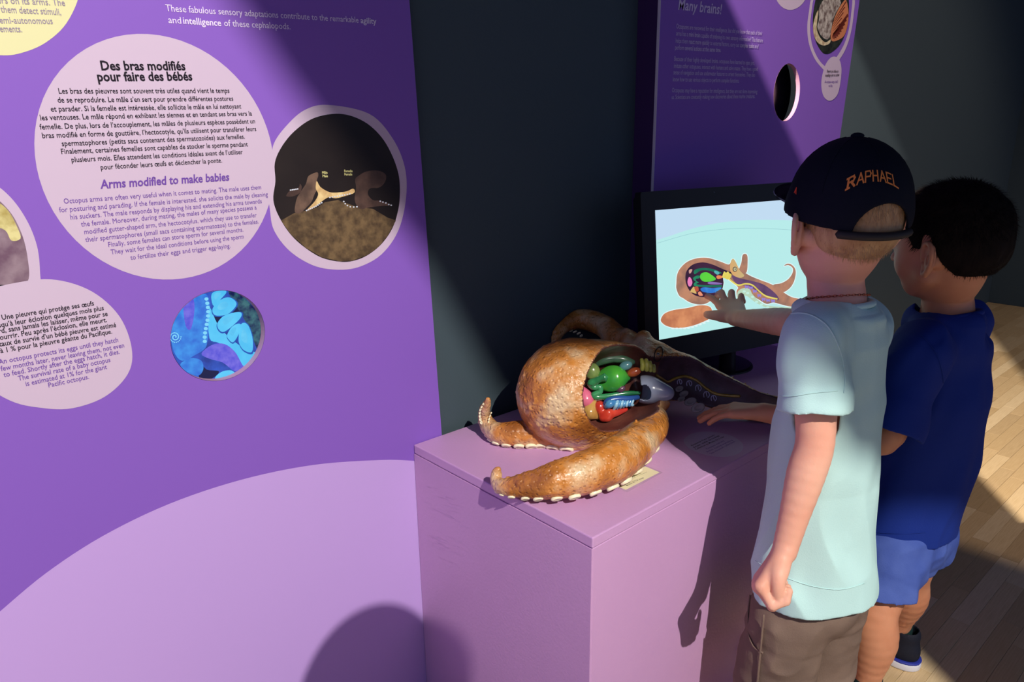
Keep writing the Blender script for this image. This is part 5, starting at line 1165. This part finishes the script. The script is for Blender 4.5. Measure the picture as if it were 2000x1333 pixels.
g0 = len(COL.objects)
Tsh = frame((ankR2.x, ankR2.y, 0), 84); shoe(boy2, Tsh, True)
# hair of the second boy
S = Sdf(T2(-.01, 0, .02) - Vector((.14,) * 3), T2(-.01, 0, .02) + Vector((.14,) * 3), .0024)
S.ell(T2(-.012, 0, .014), (.0985, .0795, .086), T2.B); S.ell(T2(-.030, 0, -.030), (.068, .061, .050), T2.B, .03)
X, Y, Z = S.grid((slice(None),) * 3); S.D += (.0022 * vnoise(X * 90, Y * 90, Z * 60, 41)).astype(np.float32)
fwd = lambda X, Y, Z, p: (X - p.x) * T2.f.x + (Y - p.y) * T2.f.y + (Z - p.z) * T2.f.z
upd = lambda X, Y, Z, p: (X - p.x) * T2.u.x + (Y - p.y) * T2.u.y + (Z - p.z) * T2.u.z
f_ = fwd(X, Y, Z, hd2); u_ = upd(X, Y, Z, hd2)
# hairline: forehead above the brow, temple down to the ear, behind the ear to the nape
HLF = [-.11, -.035, -.020, -.012, .002, .010, .022, .034, .055, .09]; HLU = [-.078, -.068, -.030, .008, .010, -.016, -.014, .018, .040, .050]
line = np.interp(f_, HLF, HLU)
S.D = np.maximum(S.D, ((line - u_) * .7).astype(np.float32))
S.mesh('hair', BRN, boy2)
def hm2(l, d):
    f, u = l.x, l.z
    ln = np.interp(f, HLF, HLU)
    return u > ln
hp = hairmask_pts(T2, 9000, hm2, 7, (.0985, .0795, .086), (-.012, 0, .014))
crown = T2(-.055, .0, .09)
def flow(p, n):
    d = (p - crown); d = d - n * d.dot(n); return d.normalized() * .85 + n * .75 if d.length > 1e-4 else n
strands('hair_strands', [(p - n * .002, flow(p, n), n) for p, n, l, d in hp], BRN, boy2, .013, .00045, 8)
hp = hairmask_pts(T2, 2200, lambda l, d: l.x < -.035 and l.z < .0 and l.z > -.072, 9, (.068, .061, .050), (-.030, 0, -.030))
strands('hair_strands', [(p - n * .001, (-T2.u + n * .4), n) for p, n, l, d in hp], BRN, boy2, .009, .0004, 9)

tee2 = [o for o in COL.objects if o.name == 't_shirt.001'][0]; bt2 = bvh_of(tee2)
lay(bt2, [(1800, 655), (1828, 690), (1842, 740), (1836, 775), (1812, 812)], .0013, TEE2, boy2, 'sleeve_seam')
lay(bt2, [(1705, 1040), (1760, 1043), (1810, 1040)], .0008, TEE2, boy2, 'hem_stitch')
# ---------------- the photographer, beside and behind the camera: only the shadow reaches the picture
pho = empty('person', (0.27, -0.32, 0), 'adult standing beside the camera whose head shadow falls on the lilac arc', 'person')
Tp = frame((0.275, -0.31, 0), 52); Hp = frame((0.283, -0.238, H + .240), 52, -15)
S = Sdf((-.15, -.72, -.02), (.75, .12, 1.72), .006)
head(S, Hp, 1.12); ear(S, Hp, 1, 1.2); ear(S, Hp, -1, 1.2)
S.chain([Hp(-.02, 0, -.05), Hp(-.03, 0, -.12), Tp(0, 0, 1.34)], [.055, .052, .07], .03)
for z, rx, ry in ((1.28, .10, .17), (1.14, .10, .155), (1.0, .095, .14), (.90, .11, .16)): S.ell(Tp(0, 0, z), (rx, ry, .13), Tp.B, .06)
for y in (-1, 1):
    S.chain([Tp(0, y * .180, 1.37), Tp(-.02, y * .225, 1.08), Tp(.03, y * .22, .84)], [.055, .043, .027], .03)
    hand(S, Tp(.03, y * .22, .84), Vector((0, 0, -1)), -Tp.l * y, Tp.f, 1.3, ((15, 20, 15),) * 4, ((.030, .024, .006), (.044, .032, .010), (.056, .034, .014)), 4)
    S.chain([Tp(0, y * .09, .86), Tp(.01, y * .095, .48), Tp(-.01, y * .1, .09)], [.09, .06, .036], .03)
S.mesh('body', SKIN1, pho)
GRY = mat('grey_cotton', rgb(90, 92, 98), 0.8, 0.2, bump=.2, bscale=300); DEN = mat('dark_denim', rgb(40, 48, 70), 0.8, 0.2, bump=.2, bscale=300)
S = Sdf((-.15, -.72, .75), (.75, .12, 1.5), .006)
for z, rx, ry in ((1.29, .112, .185), (1.14, .115, .172), (1.0, .115, .165), (.90, .125, .178)): S.ell(Tp(0, 0, z), (rx, ry, .13), Tp.B, .06)
for y in (-1, 1): S.chain([Tp(0, y * .18, 1.34), Tp(-.015, y * .222, 1.16)], [.068, .062], .03)
S.D = np.maximum(S.D, -(S.D + .012)); planecut((0, 0, .84), (0, 0, -1))(S); S.cone(Tp(0, 0, 1.30), Tp(0, 0, 1.5), .075, .08, .003, sub=True); S.mesh('t_shirt', GRY, pho)
S = Sdf((-.15, -.72, .0), (.75, .12, 1.0), .006); S.ell(Tp(0, 0, .88), (.12, .172, .09), Tp.B)
for y in (-1, 1): S.chain([Tp(0, y * .09, .86), Tp(.01, y * .097, .48), Tp(-.005, y * .1, .07)], [.102, .078, .062], .03)
S.D = np.maximum(S.D, -(S.D + .012)); planecut((0, 0, .06), (0, 0, -1))(S); planecut((0, 0, .93), (0, 0, 1))(S); S.mesh('trousers', DEN, pho)
S = Sdf(Hp(0, 0, 0) - Vector((.18,) * 3), Hp(0, 0, 0) + Vector((.18,) * 3), .006); S.ell(Hp(-.014, 0, .016), (.112, .093, .098), Hp.B); S.half(Hp(.03, 0, 0), tuple((Hp.f - Hp.u * .8).normalized())); S.mesh('hair', BRN, pho)
for y in (-1, 1): shoe(pho, frame(tuple(Tp(-.01, y * .1, 0)), 52))

# ---------------- small wooden box standing by the wall, glimpsed between the two boys
wd = mat('birch_ply', rgb(196, 152, 98), 0.5, 0.3, c2=rgb(176, 132, 82), cscale=8, stretch=(1, 1, 12))
wx, wy = 2.60, 1.40
pw = aty(1729, 638, wy)
bx_ = empty('wooden_box', (pw.x - .1, wy, 0), 'tall light wooden box with a pale top edge, glimpsed behind the boys', 'box')
x1 = aty(1735, 645, wy).x
box('side', (x1 - .30, wy, 0), (x1, wy + .18, pw.z - .008), wd, bx_, .002); box('top_edge', (x1 - .302, wy - .002, pw.z - .008), (x1 + .002, wy + .18, pw.z), mat('pale_edge_band', rgb(232, 222, 196), 0.5, 0.3), bx_, .001)
blob('knot_hole', aty(1727, 666, wy - .0005), (.012, .001, .014), mat('knot_dark', rgb(60, 34, 18), 0.6, 0.2), bx_, None, 2)
build_texts()
for o in list(COL.objects):
    if o.type == 'EMPTY' and o.parent is None: adopt(o)
